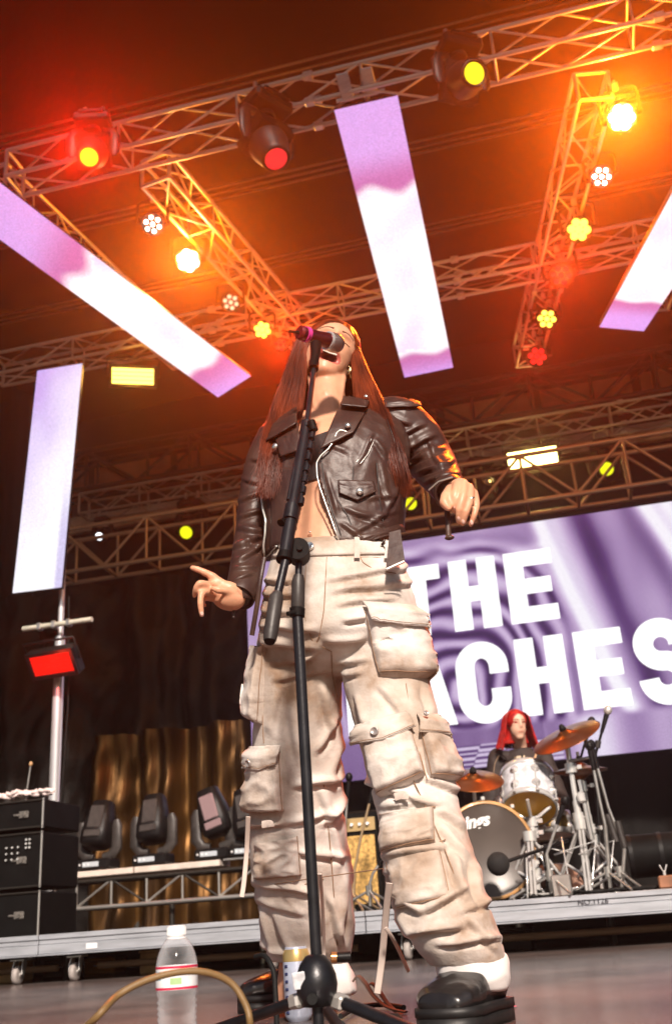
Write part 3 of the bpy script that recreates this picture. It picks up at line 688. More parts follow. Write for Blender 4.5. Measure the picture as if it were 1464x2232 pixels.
# ================================================================== gear rack at the left edge
rk = thing('gear_rack', 'black flight case rack with steel corners and tangled white cables on top', 'equipment rack', (-4.4, 7.4, 0))
p0, p1 = Yp(-60, 1780, 7.5), Yp(96, 1780, 7.5); xa, xb = p0.x, p1.x; zt = Yp(40, 1745, 7.5).z
for (z0, z1) in ((.28, .62), (.64, 1.06), (1.08, zt)):
    MB().bbox(((xa+xb)/2, 7.8, (z0+z1)/2), (xb-xa, .6, z1-z0-.01), .012).build('case', M_BLK2, rk)
    for z in (z0+.012, z1-.012): pipe('edge_strip', (xa, 7.494, z), (xb, 7.494, z), .009, M_DARKTRUSS, rk)
    pipe('corner_strip', (xb-.006, 7.494, z0), (xb-.006, 7.494, z1), .009, M_STEEL, rk)
    b = MB(); xc = xb-.17; zc_ = (z0+z1)/2; b.bbox((xc, 7.49, zc_), (.085, .012, .055), .006); b.cyl((xc, 7.485, zc_), (xc, 7.475, zc_), .018, n=12); b.bbox((xc-.065, 7.49, zc_), (.05, .01, .016), .003); b.build('latch', mat('dull latch steel', (.22, .2, .18), .4, .6, var=.4, vscale=60), rk)
for k in range(9):
    q = V((xb-.30+.05*(k % 3), 7.485, .95-.045*(k//3))); MB().cyl(q, q+V((0, -.01, 0)), .008, n=8).build('connector', M_CHROME, rk)
for k in range(6):
    q = V((xb-.13+.03*(k % 2), 7.485, 1.0-.03*(k//2))); MB().cyl(q, q+V((0, -.012, 0)), .009, n=8).build('connector', M_CHROME, rk)
for i in range(3):
    pts = [V((xa+.1+(xb-xa-.05)*k/26, 7.55+.08*nz(k*.4, i*3), zt+.035+.05*abs(nz(k*.55, i*7, 2))+.012*i)) for k in range(27)]
    tag(MB().tube(pts, .016, 7).build('cable_tangle', mat('white cable', (.75, .62, .6), .45)), ['uppermost white cable tangled on the black rack', 'middle white cable tangled on the black rack', 'lowest white cable tangled on the black rack'][i], 'cable', 'cables on the rack')
tp = Yp(58, 1730, 7.6); tq = Yp(68, 1665, 7.6)
st_ = thing('small_microphone', 'tiny microphone on a gooseneck above the rack at left', 'microphone', tp)
MB().tube([V((tp.x, 7.6, zt)), tp, tq], .006, 8).build('gooseneck', M_STEEL, st_); MB().ell(tq, (.015, .015, .02)).build('capsule', mat('tan foam', (.5, .3, .15), .7), st_)

# ================================================================== drum kit
BR = mat('bronze cymbal', (.26, .085, .025), .3, .85, var=.35, vscale=5, bump=.15, bscale=120)
SH = mat('white pearl drum wrap', (.62, .62, .66), .25, 0, var=.25, vscale=28, coat=.8)
AMB = mat('amber drum head', (.95, .48, .07), .35, var=.12, vscale=6, coat=.3)
def drum(name, label, c, axis, r, h, shell, front, hoop, lugs, cat='drum', nl=8, up=(0, 0, 1)):
    """c: centre of the head turned to us, axis: from that head into the drum"""
    c = V(c); M = frameM(c, V(axis), up); R3 = M.to_3x3(); t = thing(name, label, cat, c)
    MB().lathe([(r, .012), (r, h-.012)], 48, R3, c, close=False).build('shell', shell, t)
    MB().lathe([(.0001, .004), (r*.97, .004), (r*.985, .0)], 48, R3, c, close=False).build('head', front, t)
    MB().lathe([(.0001, h-.004), (r*.985, h-.004)], 48, R3, c, close=False).build('head', M_WHITEP, t)
    for z in (0, h):
        s_ = 1 if z == 0 else -1
        MB().lathe([(r*.965, z-s_*.004), (r*1.03, z-s_*.006), (r*1.035, z+s_*.03), (r*1.005, z+s_*.032)], 48, R3, c, close=False).build('hoop', hoop, t)
    for k in range(nl):
        a = 2*math.pi*(k+.5)/nl; dr = R3 @ V((math.cos(a), math.sin(a), 0)); ax = R3 @ V((0, 0, 1)); L = MB()
        if h < .36 and name != 'bass_drum':
            for z in (h*.28, h*.72): L.lathe([(.03, -.0), (.028, .008), (.012, .014), (.012, .02)], 12, frameM((0, 0, 0), dr).to_3x3(), c+dr*r+ax*z)
        if h < .36 and name != 'bass_drum': L.bbox(c+dr*(r+.003)+ax*h*.5, (.010, .010, h*.5), .002, R3)
        else: L.bbox(c+dr*(r+.012)+ax*h*.5, (.03, .03, h*.35), .008, R3)
        K_ = MB(); K_.cyl(c+dr*(r+.022)-ax*.004, c+dr*(r+.022)+ax*h*.3, .005, n=6); K_.bbox(c+dr*(r+.022)-ax*.004, (.024, .024, .014), .004, R3)
        L.build('lug', lugs, t); K_.build('tension_rod', lugs, t)
    return t, R3
kc = Yp(1064, 1852, 6.62)
kc.z = max(kc.z, DZ+.30)
kt, KR = drum('bass_drum', 'big bass drum with smoky grey head and maple hoop', kc, (-.30, 1, 0), .285, .42, mat('black drum wrap', (.02, .02, .022), .3, coat=.5), mat('smoky drum head', (.085, .068, .06), .35, var=.15, vscale=3), mat('maple hoop', (.55, .3, .12), .3, var=.3, coat=.6), M_CHROME, nl=10)
n_ = KR @ V((0, 0, 1)); text_mesh('ings', .105, Matrix.Translation(kc-n_*.004+KR @ V((.06, .17, 0)))@Matrix(((-KR[0][0], KR[0][1], -KR[0][2], 0), (-KR[1][0], KR[1][1], -KR[1][2], 0), (-KR[2][0], KR[2][1], -KR[2][2], 0), (0, 0, 0, 1)))@Matrix.Rotation(.12, 4, 'Z'), 'lettering', emis('off', (.8, .8, .8), .0) if 0 else mat('white ink', (.85, .85, .83), .5), kt, shear=.35, offset=.004)
tb = Yp(1153, 1763, 6.85); tt = Yp(1147, 1690, 6.97)
ax = (tt-tb).normalized(); ax = (ax+V((0, .14, 0))).normalized()
drum('tom_drum', 'white pearl tom showing its amber underside in front of the drummer', tb, ax, .172, .27, SH, AMB, M_CHROME, M_CHROME, up=(0, -1, 0))
sb = Yp(1192, 1822, 7.3)
drum('snare_drum', 'brassy snare drum low behind the tom stand', sb, (0, .1, 1), .17, .14, mat('brass shell', (.5, .3, .08), .25, .9), M_WHITEP, M_CHROME, M_CHROME, up=(0, -1, 0))
ft = Yp(1015, 1800, 7.25)
def cymbal(label, c, nrm, r, stand_foot, tilt_neck=.1, legr=.28, name='cymbal', hub=True, chrome=M_CHROME, two=False):
    c = V(c); n = V(nrm).normalized(); R3 = frameM(c, n).to_3x3(); t = thing(name, label, 'cymbal', c, 'cymbals of the drum kit')
    prof = [(.0001, .034), (.02, .033), (.045, .018), (.055, .008), (r*.5, 0), (r*.97, -.018), (r, -.020), (r*.97, -.0215), (r*.5, -.004), (.055, .004), (.045, .014), (.0001, .03)]
    MB().lathe(prof, 64, R3, c, close=False).build('plate', BR, t)
    if two: MB().lathe([(a, -b-.05) for a, b in prof], 64, R3, c, close=False).build('plate', BR, t)
    MB().lathe([(.0001, .075), (.012, .07), (.022, .05), (.024, .034), (.0001, .034)], 14, R3, c).build('felt', M_RUB, t)
    return t
def tripod(name, label, top, foot, m, r=.012, legr=.26, zl=.34, cat='stand', thick=1.0, group=None, collars=(.45, .75), double=False):
    top, foot = V(top), V(foot); t = thing(name, label, cat, foot, group)
    mid = lerp(foot, top, .5)
    MB().cyl(foot+V((0, 0, .04)), lerp(foot, top, .55), r*1.35, n=12).build('lower_tube', m, t)
    MB().cyl(lerp(foot, top, .55), top, r, n=12).build('upper_tube', m, t)
    for k in collars:
        q = lerp(foot, top, k); b = MB(); b.cyl(q-V((0, 0, .03)), q+V((0, 0, .03)), r*2.2, n=12); b.cyl(q, q+V((.045, -.02, 0)), .007); b.bbox(q+V((.055, -.024, 0)), (.03, .008, .028), .003); b.build('collar', m, t)
    hub = foot+V((0, 0, zl)); low = foot+V((0, 0, .10))
    for k in range(3):
        a = 2*math.pi*k/3+.5; e = foot+V((math.cos(a)*legr, math.sin(a)*legr, .012)); l = MB()
        if double:
            for s_ in (-1, 1):
                o = V((-math.sin(a), math.cos(a), 0))*.011*s_; l.tube([hub+o, e+o], .0065*thick, 6)
        else: l.cyl(hub, e, .010*thick, n=8)
        l.cyl(low, lerp(hub, e, .55), .007*thick, n=8); l.build('leg', m, t)
        MB().ell(e, (.02, .02, .014), n=10, m=6).build('foot', M_RUB, t)
    MB().cyl(hub-V((0, 0, .03)), hub+V((0, 0, .03)), r*2.3, n=12).build('hub', m, t)
    return t
cc = Yp(1231, 1601, 6.85)
cymbal('large bronze crash cymbal tilted beside the red haired drummer', cc, (-.28, -.42, .86), .235, None)
f1 = Yp(1283, 1925, 6.85); f1.z = DZ
tripod('cymbal_stand', 'thick double braced chrome stand under the crash cymbal', cc+V((0, 0, .04)), f1, M_CHROME, .017, .27, .42, double=True, thick=1.4)
q = lerp(f1, cc, .5); MB_ = MB(); 
ag = thing('boom_stand', 'second chrome tube clamped beside the crash cymbal stand', 'boom stand', q)
MB().cyl(Yp(1262, 1700, 6.82), Yp(1290, 1830, 6.82), .014, n=12).build('tube', M_CHROME, ag); MB().bbox(Yp(1268, 1738, 6.82), (.06, .06, .07), .012).build('clamp', M_CHROME, ag); MB().cyl(Yp(1236, 1660, 6.8), Yp(1290, 1650, 6.95), .01, n=10).build('arm', M_CHROME, ag)
c2 = Yp(1030, 1695, 6.75)
cymbal('bronze cymbal half hidden behind the singer\'s right hand leg', c2, (.15, -.45, .88), .2, None)
f2 = V((c2.x-.05, 6.95, DZ)); tripod('cymbal_stand', 'chrome stand under the half hidden cymbal', c2, f2, M_CHROME, .012)
c3 = Yp(1262, 1672, 7.05)
cymbal('pair of hi-hat cymbals seen edge on right of the tom', c3, (.02, -.08, 1), .18, None, two=True)
tripod('hi_hat_stand', 'chrome hi-hat stand behind the crash stand', c3+V((0, 0, .1)), V((c3.x+.03, 7.1, DZ)), M_CHROME, .011)
# tom stand
tf = Yp(1168, 1935, 6.62); tf.z = DZ; tm = Yp(1158, 1790, 6.85)
ts = tripod('tom_stand', 'stocky chrome stand holding the white tom', tm+V((0, 0, .02)), tf, M_CHROME, .018, .24, .36, double=True, thick=1.5, collars=(.3, .55, .8, .95))
b = MB()
for k in (-1, 1): b.tube([tm, tm+V((k*.06, -.02, .03)), tm+V((k*.13, 0, .08))], .012, 8)
b.tube([tm, tm+V((0, -.1, .05)), tm+V((0, -.15, .12))], .011, 8); b.build('basket_arm', M_CHROME, ts)
# kick mic
kb = Yp(1085, 1883, 6.38)
km = thing('kick_microphone', 'black foam ball microphone in front of the bass drum', 'microphone', kb)
MB().ell(kb, .068, n=22, m=14).build('windscreen', mat('black foam', (.012, .011, .011), .85, bump=.6, bscale=220), km)
MB().tube([kb+V((.05, .01, .01)), Yp(1150, 1862, 6.45), Yp(1236, 1832, 6.7)], .011, 8).build('boom', M_BLK, km)
MB().bbox(Yp(1192, 1845, 6.55), (.05, .03, .03), .006).build('clutch', M_BLK, km)
f_ = Yp(1190, 1930, 6.55); MB().cyl(V((f_.x, 6.56, DZ)), Yp(1185, 1846, 6.56), .009).lathe([(.09, 0), (.085, .015), (.02, .02)], 20, o=(f_.x, 6.56, DZ)).build('post', M_BLK, km)
# overhead / vocal mics of the kit
def micstand(label, pts, foot, caps, m=M_BLK, grips=(), legr=.25, r=.009, name='microphone_stand', foam=None):
    t = thing(name, label, 'microphone stand', foot, 'microphone stands around the drum kit'); foot = V(foot)
    MB().tube(pts, r, 8).build('boom', m, t)
    MB().cyl(foot+V((0, 0, .03)), pts[-1], r*1.3, n=10).build('post', m, t)
    for a_, b_ in grips: MB().cyl(a_, b_, .02, n=12).build('grip', M_GREYP, t)
    for k in range(3):
        a = 2*math.pi*k/3+1; MB().cyl(foot+V((0, 0, .12)), foot+V((math.cos(a)*legr, math.sin(a)*legr, .01)), .008, n=8).build('leg', m, t)
    MB().cyl(foot+V((0, 0, .09)), foot+V((0, 0, .15)), .022, n=12).build('hub', m, t)
    d_ = (V(pts[0])-V(pts[1])).normalized(); q = V(pts[0])
    MB().tube([q-d_*.02, q+d_*.10], [.012, .018], 10).build('microphone_body', M_BLK, t)
    MB().ell(q+d_*.13, (.027, .027, .033), frameM((0, 0, 0), d_).to_3x3()).build('grille', foam or mat('silver mesh grille', (.6, .56, .52), .45, .5, bump=.5, bscale=400), t)
    return t
def fz(px, py, y, z=DZ): p = Yp(px, py, y); p.z = z; return p
micstand('black boom stand whose silver microphone rises right of the crash cymbal', [Yp(1312, 1590, 6.9), Yp(1298, 1640, 6.9), Yp(1295, 1665, 6.95)], fz(1330, 1900, 6.95), None, grips=[(Yp(1303, 1615, 6.9), Yp(1300, 1630, 6.9))])
micstand('thin stand with dark microphone behind the crash cymbal', [Yp(1276, 1612, 7.2), Yp(1262, 1660, 7.2), Yp(1296, 1700, 7.2)], fz(1310, 1900, 7.2), None, foam=M_BLK)
micstand('tan lit slender stand at the right of the kit', [Yp(1300, 1668, 6.7), Yp(1325, 1760, 6.7), Yp(1360, 1850, 6.7)], fz(1350, 1905, 6.72), None, m=M_STEEL, grips=[(Yp(1322, 1775, 6.7), Yp(1342, 1835, 6.7)), (Yp(1344, 1790, 6.7), Yp(1360, 1848, 6.7))], foam=M_BLK)
micstand('second slender stand leaning right beside the kit', [Yp(1292, 1672, 6.6), Yp(1305, 1740, 6.6), Yp(1318, 1800, 6.6)], fz(1325, 1908, 6.62), None, m=M_STEEL, foam=M_BLK)
micstand('low stand near the two crash stand legs', [Yp(1215, 1790, 6.5), Yp(1195, 1850, 6.5), Yp(1190, 1862, 6.5)], fz(1200, 1930, 6.5), None, m=M_STEEL, foam=M_BLK)
# black case, cables and clutter right
cs = thing('drum_case', 'round black case lying at the right edge behind the kit', 'case', fz(1430, 1900, 7.0))
a_, b_ = Yp(1368, 1868, 7.0), Yp(1500, 1860, 7.0); b_.z = a_.z
MB().cyl(a_, b_, .13, n=32).build('barrel', M_BLK2, cs)
for k in (.05, .55, .95): q = lerp(a_, b_, k); MB().cyl(q-V((.012, 0, 0)), q+V((.012, 0, 0)), .134, n=32).build('strap', M_BLK, cs)
wg = thing('stand_part', 'small chrome wing nut stand at the right edge of the riser', 'stand part', fz(1445, 1905, 6.45))
q = fz(1447, 1905, 6.45); MB().cyl(q, q+V((0, 0, .10)), .008).build('rod', M_CHROME, wg); MB().tube([q+V((-.02, 0, .13)), q+V((0, 0, .08)), q+V((.02, 0, .13))], .006, 6).build('wing', M_CHROME, wg)
tag(MB().bbox(fz(1452, 1925, 6.4, DZ+.035), (.09, .1, .07), .008).build('effects_box', mat('copper box', (.3, .13, .07), .5, var=.3)), 'small copper brown box on the riser edge at far right', 'box')
for i in range(5):
    r_ = random.Random(20+i); x0 = kc.x+.3+.15*i
    pts = [V((x0+.055*k+.05*r_.random(), 6.45+.25*nz(k*.3, i*5.)+.04*i, DZ+.012+.02*abs(nz(k*.5, i)))) for k in range(18)]
    tag(MB().tube(pts, .009, 6).build('floor_cable', M_RUB), ['black cable looping along the riser edge below the bass drum', 'black cable crossing under the crash stand', 'black cable running behind the tom stand feet', 'black cable trailing under the slender stands', 'black cable reaching to the right edge of the riser'][i], 'cable', 'cables on the riser')
pd = thing('kick_pedal', 'chrome foot pedal on the riser between the stands', 'pedal', fz(1225, 1935, 6.5)); q = fz(1225, 1935, 6.5)
MB().bbox(q+V((0, .08, .03)), (.09, .26, .012), .004, Matrix.Rotation(.15, 3, 'X')).build('footboard', M_CHROME, pd)
MB().bbox(q+V((0, -.06, .06)), (.11, .03, .12), .006).build('frame', M_STEEL, pd)
for i in range(10):
    r_ = random.Random(60+i); px = 1105+i*26; q = fz(px, 1930, 6.38+.03*(i % 3))
    MB().bbox(q+V((0, 0, .018)), (.03+.02*r_.random(), .03, .03), .006, Matrix.Rotation(r_.random()*3, 3, 'Z')).build('stand_clip', M_CHROME, pd) if 0 else None
for i in range(14):
    r_ = random.Random(90+i); px = 1095+r_.random()*250; y = 6.42+r_.random()*.5; q = fz(px, 1930, y); hgt = r_.choice([.02, .03, .05, .12, .25])*(.6+.8*r_.random())
    MB().tube([q+V((0, 0, .005)), q+V((r_.uniform(-.1, .1), r_.uniform(-.05, .05), hgt)), q+V((r_.uniform(-.2, .2), .05, hgt*.8))], r_.uniform(.004, .007), 8).build('pedal_linkage' if hgt < .1 else 'brace_rod', M_CHROME, pd)
# gear between the singer's legs
ap = thing('guitar_amplifier', 'gold grilled amplifier seen between the singer\'s legs', 'amplifier', fz(765, 1890, 7.6))
q = fz(765, 1890, 7.6); h_ = Yp(765, 1768, 7.6).z-DZ
MB().bbox(q+V((0, .15, h_/2)), (.46, .28, h_), .02).build('cabinet', M_BLK2, ap)
MB().box(q+V((0, .002, h_*.42)), (.38, .02, h_*.66)).build('grille', mat('gold grille cloth', (.5, .3, .09), .5, var=.5, vscale=40), ap)
MB().box(q+V((0, .003, h_*.86)), (.40, .02, h_*.13)).build('panel', mat('brushed gold panel', (.6, .42, .2), .35, .5), ap)
for k in range(6): MB().cyl(q+V((-.15+.06*k, -.006, h_*.86)), q+V((-.15+.06*k, -.03, h_*.86)), .012, n=10).build('knob', M_WHITEP, ap)
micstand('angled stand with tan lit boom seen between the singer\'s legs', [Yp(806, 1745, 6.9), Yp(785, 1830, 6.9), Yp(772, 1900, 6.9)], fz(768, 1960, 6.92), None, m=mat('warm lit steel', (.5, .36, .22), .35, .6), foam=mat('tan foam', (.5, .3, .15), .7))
micstand('short stand beside the gold amplifier', [Yp(757, 1735, 7.2), Yp(752, 1800, 7.2), Yp(752, 1880, 7.2)], fz(752, 1950, 7.2), None, m=M_STEEL, foam=M_BLK)
micstand('short stand half behind the singer\'s right hand leg', [Yp(828, 1880, 6.6), Yp(812, 1905, 6.6), Yp(806, 1925, 6.6)], fz(806, 1965, 6.62), None, m=M_STEEL, foam=M_BLK)
# ================================================================== the singer
from mathutils.bvhtree import BVHTree
def PXM(d=2.42): return (d*math.cos(PITCH)+1.0*math.sin(PITCH))/FPX      # metres per pixel about chest height
def remesh(mb, voxel, smooth=4, disp=None, name='m'):
    me = mb.mesh('tmp'); o = bpy.data.objects.new('tmp', me); COL.objects.link(o)
    r = o.modifiers.new('r', 'REMESH'); r.mode = 'VOXEL'; r.voxel_size = voxel; r.use_smooth_shade = True
    if smooth: s = o.modifiers.new('s', 'SMOOTH'); s.iterations = smooth; s.factor = .5
    bpy.context.view_layer.update(); dg = bpy.context.evaluated_depsgraph_get()
    out = bpy.data.meshes.new_from_object(o.evaluated_get(dg), depsgraph=dg); out.name = name
    bpy.data.objects.remove(o); bpy.data.meshes.remove(me)
    if disp:
        out.update(); ns = [v.normal.copy() for v in out.vertices]
        for v, n in zip(out.vertices, ns): v.co = v.co + disp(v.co.copy(), n)
        out.update()
    return out
def bvh_of(me): return BVHTree.FromPolygons([v.co.copy() for v in me.vertices], [tuple(p.vertices) for p in me.polygons])
def proj(p):
    r = V(p)-CAM; z = r.dot(cF); return 732+FPX*r.dot(cR)/z, 1116-FPX*r.dot(cU)/z
def ring(c, rx, ry, n=28, ax=None, ay=None, sq=1.0):
    ax = ax or cR; ay = ay or FH; vs = []
    for k in range(n):
        a = 2*math.pi*k/n; ca, sa = math.cos(a), math.sin(a)
        vs.append(c + ax*(rx*math.copysign(abs(ca)**sq, ca)) + ay*(ry*math.copysign(abs(sa)**sq, sa)))
    return vs
def loft(mb, rings):
    n = len(rings[0]); vs = [v for r in rings for v in r]
    fs = [(i*n+k, i*n+(k+1) % n, (i+1)*n+(k+1) % n, (i+1)*n+k) for i in range(len(rings)-1) for k in range(n)]
    mb.add(vs, fs + [tuple(range(n))[::-1], tuple(range((len(rings)-1)*n, len(rings)*n))])
def sections(mb, tab, per=5, dscale=.75):
    """tab rows: py, left px, right px, camera distance, (depth factor)"""
    rows = []
    for i in range(len(tab)-1):
        for k in range(per):
            t = k/per
            p = [tab[max(i-1, 0)], tab[i], tab[i+1], tab[min(i+2, len(tab)-1)]]
            rows.append([.5*((2*p[1][j])+(-p[0][j]+p[2][j])*t+(2*p[0][j]-5*p[1][j]+4*p[2][j]-p[3][j])*t*t+(-p[0][j]+3*p[1][j]-3*p[2][j]+p[3][j])*t**3) for j in range(len(tab[0]))])
    rows.append(list(tab[-1])); rings = []
    for r in rows:
        py, l, rr, d = r[:4]; f = r[4] if len(r) > 4 else dscale
        a, b = D(l, py, d), D(rr, py, d); w = (b-a).length/2; rings.append(ring((a+b)/2, w, w*f, ax=(b-a).normalized(), sq=.92))
    loft(mb, rings)
def path(pts, rs): # px,py,d list; radii px
    P = [D(*p) for p in pts]; k = [r*((p-CAM).dot(cF))/FPX for r, p in zip(rs, P)]; return P, k
def dense(P, R, n=6):
    o, q = [], []
    for i in range(len(P)-1):
        p = [P[max(i-1, 0)], P[i], P[i+1], P[min(i+2, len(P)-1)]]
        for k in range(n):
            t = k/n; o.append(.5*(2*p[1]+(p[2]-p[0])*t+(2*p[0]-5*p[1]+4*p[2]-p[3])*t*t+(3*p[1]-p[0]-3*p[2]+p[3])*t**3)); q.append(lerp(R[i], R[i+1], t))
    return o+[P[-1]], q+[R[-1]]
def limb(mb, pts, rs, n=20, flat=1.0):
    P, R = dense(*path(pts, rs)); mb.tube(P, [(r, r*flat) for r in R], n)
    mb.ell(P[0], R[0]*.98, n=14, m=8); mb.ell(P[-1], R[-1]*.98, n=14, m=8)
def ridged(p, f, seed=0):
    return 1-2*abs(noise.noise(V((p.x*f[0]+seed, p.y*f[1]+seed*.7, p.z*f[2]-seed))))
def tri_patch(bv, quad, off, nu=20, nv=20, d0=2.3, mask=None, bulge=None):
    """surface patch lying on a garment: quad of picture points wrapped on to the surface"""
    q = [V((a, b)) for a, b in quad]
    def fn(u, v):
        p = (q[0]*(1-u)+q[1]*u)*(1-v)+(q[3]*(1-u)+q[2]*u)*v
        r = ray(p.x, p.y); hit, n, _, _ = bv.ray_cast(CAM, r.normalized(), 6)
        if hit is None: hit, n, _, _ = bv.find_nearest(D(p.x, p.y, d0))
        if n.dot(r) > 0: n = -n
        return hit + n*off(u, v)
    return fn
def patch(bv, quad, off, name, m, parent, nu=22, nv=22, d0=2.3, thick=0):
    mb = MB(); mb.grid(tri_patch(bv, quad, off, d0=d0), nu, nv)
    # smooth interior a little so the patch does not copy every crease
    o = mb.build(name, m, parent)
    if thick:
        s = o.modifiers.new('t', 'SOLIDIFY'); s.thickness = thick; s.offset = 1
    return o
def on(bv, px, py, d0=2.3, lift=.003):
    r = ray(px, py); hit, n, _, _ = bv.ray_cast(CAM, r.normalized(), 6)
    if hit is None: hit, n, _, _ = bv.find_nearest(D(px, py, d0))
    if n.dot(r) > 0: n = -n
    return hit+n*lift, n
def seam(bv, pts, r, name, m, parent, d0=2.3, lift=.001, steps=8, flat=None):
    P = []
    for i in range(len(pts)-1):
        for k in range(steps): t = k/steps; P.append(on(bv, lerp(pts[i][0], pts[i+1][0], t), lerp(pts[i][1], pts[i+1][1], t), d0, lift)[0])
    P.append(on(bv, *pts[-1], d0, lift)[0])
    for _ in range(2): P = [P[0]]+[(P[i-1]+P[i]*2+P[i+1])/4 for i in range(1, len(P)-1)]+[P[-1]]
    return MB().tube(P, [flat]*len(P) if flat else r, 6).build(name, m, parent)

SKIN = mat('skin', (.66, .33, .20), .42, var=.10, vscale=18, bump=.12, bscale=260, bdist=.0006, sss=.12, spec=.45)
LEA = mat('worn black leather', (.060, .029, .020), .44, var=.5, vscale=14, bump=.55, bscale=60, bdist=.002, spec=.5, col2=(.036, .015, .012))
DEN = mat('stained cream denim', (.60, .52, .45), .8, col2=(.29, .19, .125), vscale=9, detail=10, bump=.6, bscale=170, bdist=.0016, sheen=.15, spec=.3)
# second layer of washed patches on the denim
_t = DEN.node_tree; _b = _t.nodes['Principled BSDF']; _tc = _t.nodes.new('ShaderNodeTexCoord')
_n = _t.nodes.new('ShaderNodeTexNoise'); _n.inputs['Scale'].default_value = 2.6; _n.inputs['Detail'].default_value = 9; _n.inputs['Roughness'].default_value = .62; _t.links.new(_tc.outputs['Object'], _n.inputs[0])
_rp = _t.nodes.new('ShaderNodeValToRGB'); _t.links.new(_n.outputs[0], _rp.inputs[0]); _rp.color_ramp.elements[0].position = .44; _rp.color_ramp.elements[1].position = .60
_mx = _t.nodes.new('ShaderNodeMix'); _mx.data_type = 'RGBA'; _src = _b.inputs['Base Color'].links[0].from_socket
_t.links.new(_rp.outputs[0], _mx.inputs[0]); _t.links.new(_src, _mx.inputs[6]); _mx.inputs[7].default_value = (.72, .67, .63, 1); _t.links.new(_mx.outputs[2], _b.inputs['Base Color'])
_w = _t.nodes.new('ShaderNodeTexNoise'); _w.inputs['Scale'].default_value = 7; _w.inputs['Detail'].default_value = 2; _w.inputs['Distortion'].default_value = .6; _mp = _t.nodes.new('ShaderNodeMapping'); _mp.inputs['Scale'].default_value = (1, 1, 1.9); _t.links.new(_tc.outputs['Object'], _mp.inputs[0]); _t.links.new(_mp.outputs[0], _w.inputs[0])
_ab = _t.nodes.new('ShaderNodeMath'); _ab.operation = 'PINGPONG'; _ab.inputs[1].default_value = .25; _t.links.new(_w.outputs[0], _ab.inputs[0])
_bw = _t.nodes.new('ShaderNodeBump'); _bw.inputs['Strength'].default_value = .35; _bw.inputs['Distance'].default_value = .010; _t.links.new(_ab.outputs[0], _bw.inputs['Height'])
_ob = _b.inputs['Normal'].links[0].from_node; _t.links.new(_bw.outputs[0], _ob.inputs['Normal'])
SEAM = mat('denim seam', (.30, .18, .11), .8, var=.2, vscale=60); ZIP = mat('silver zip', (.8, .78, .72), .3, .7); BRASS = mat('silver snap', (.85, .83, .78), .22, .9)
HAIR = mat('auburn hair', (.17, .028, .007), .34, var=.6, vscale=22, spec=.55, stretch=(1, 1, .12))
BLK_CLOTH = mat('black jersey', (.028, .018, .017), .8, bump=.3, bscale=300)

person = thing('person', 'singer in black leather jacket and cream cargo trousers, singing with head back', 'person', D(760, 2190, 2.5).xy.to_3d())
# ---- head frame
HC = D(716, 778, 2.49)
_nrm = (cR*.20 + cU*.43 - cF*.88).normalized()
_upv = (cU*.80 + cR*.26 + cF*.5); _upv = (_upv-_nrm*_upv.dot(_nrm)).normalized(); _rt = _upv.cross(_nrm).normalized()
HM = Matrix((_rt, _upv, _nrm)).transposed() * 1.06       # columns: viewer-right, crown, face
def HL(x, y, z): return HC + HM @ V((x, y, z))
body = MB()
body.ell(HL(0, .030, -.025), (.074, .088, .090), HM, 26, 18)
body.ell(HL(0, -.020, .012), (.062, .078, .066), HM, 24, 16)
body.ell(HL(0, -.070, .030), (.040, .034, .040), HM, 18, 12)         # chin
body.ell(HL(-.034, -.046, .0), (.032, .036, .045), HM, 18, 12); body.ell(HL(.034, -.046, .0), (.032, .036, .045), HM, 18, 12)
for s_ in (-1, 1): body.ell(HL(s_*.072, -.002, -.018), (.010, .030, .018), HM, 12, 8)     # ears
# neck
P, R = dense([D(716, 808, 2.51), D(712, 855, 2.47), D(716, 905, 2.45), D(722, 950, 2.46)], [.052, .050, .052, .070]); body.tube(P, R, 24)
for s_ in (-1, 1):      # sternomastoid cords and collar bones
    P, R = dense([D(712+s_*34, 822, 2.47), D(712+s_*24, 880, 2.425), D(712+s_*9, 938, 2.395)], [.012, .012, .009]); body.tube(P, R, 10)
    P, R = dense([D(712+s_*10, 944, 2.395), D(712+s_*45, 938, 2.40), D(712+s_*95, 925, 2.45)], [.010, .009, .010]); body.tube(P, R, 10)
body.ell(D(710, 862, 2.415), (.012, .012, .018))
# trapezius / shoulders / torso
sections(body, [(905, 655, 790, 2.47, .6), (935, 610, 850, 2.46, .5), (975, 603, 862, 2.44, .60), (1010, 606, 858, 2.43, .66), (1060, 618, 846, 2.43, .62), (1110, 622, 842, 2.43, .60), (1160, 616, 850, 2.42, .66), (1210, 606, 862, 2.42, .70), (1290, 596, 890, 2.43, .68)], 5)
for px in (664, 768): body.ell(D(px, 985, 2.36), .050, n=18, m=12)
# legs inside the trousers
limb(body, [(650, 1330, 2.45), (648, 1700, 2.62), (640, 2060, 2.84), (630, 2170, 2.86)], [72, 48, 30, 30])
limb(body, [(830, 1330, 2.42), (880, 1700, 2.38), (1000, 2060, 2.32), (1010, 2140, 2.33)], [78, 54, 34, 32])
# arms
limb(body, [(612, 955, 2.46), (578, 1010, 2.46), (557, 1090, 2.47), (549, 1160, 2.46), (541, 1220, 2.41), (531, 1270, 2.36), (520, 1300, 2.33)], [34, 26, 18, 16, 16, 17, 17])
limb(body, [(835, 935, 2.48), (870, 930, 2.48), (908, 968, 2.50), (940, 1010, 2.50), (966, 1048, 2.40), (990, 1064, 2.32)], [34, 30, 26, 24, 20, 19])
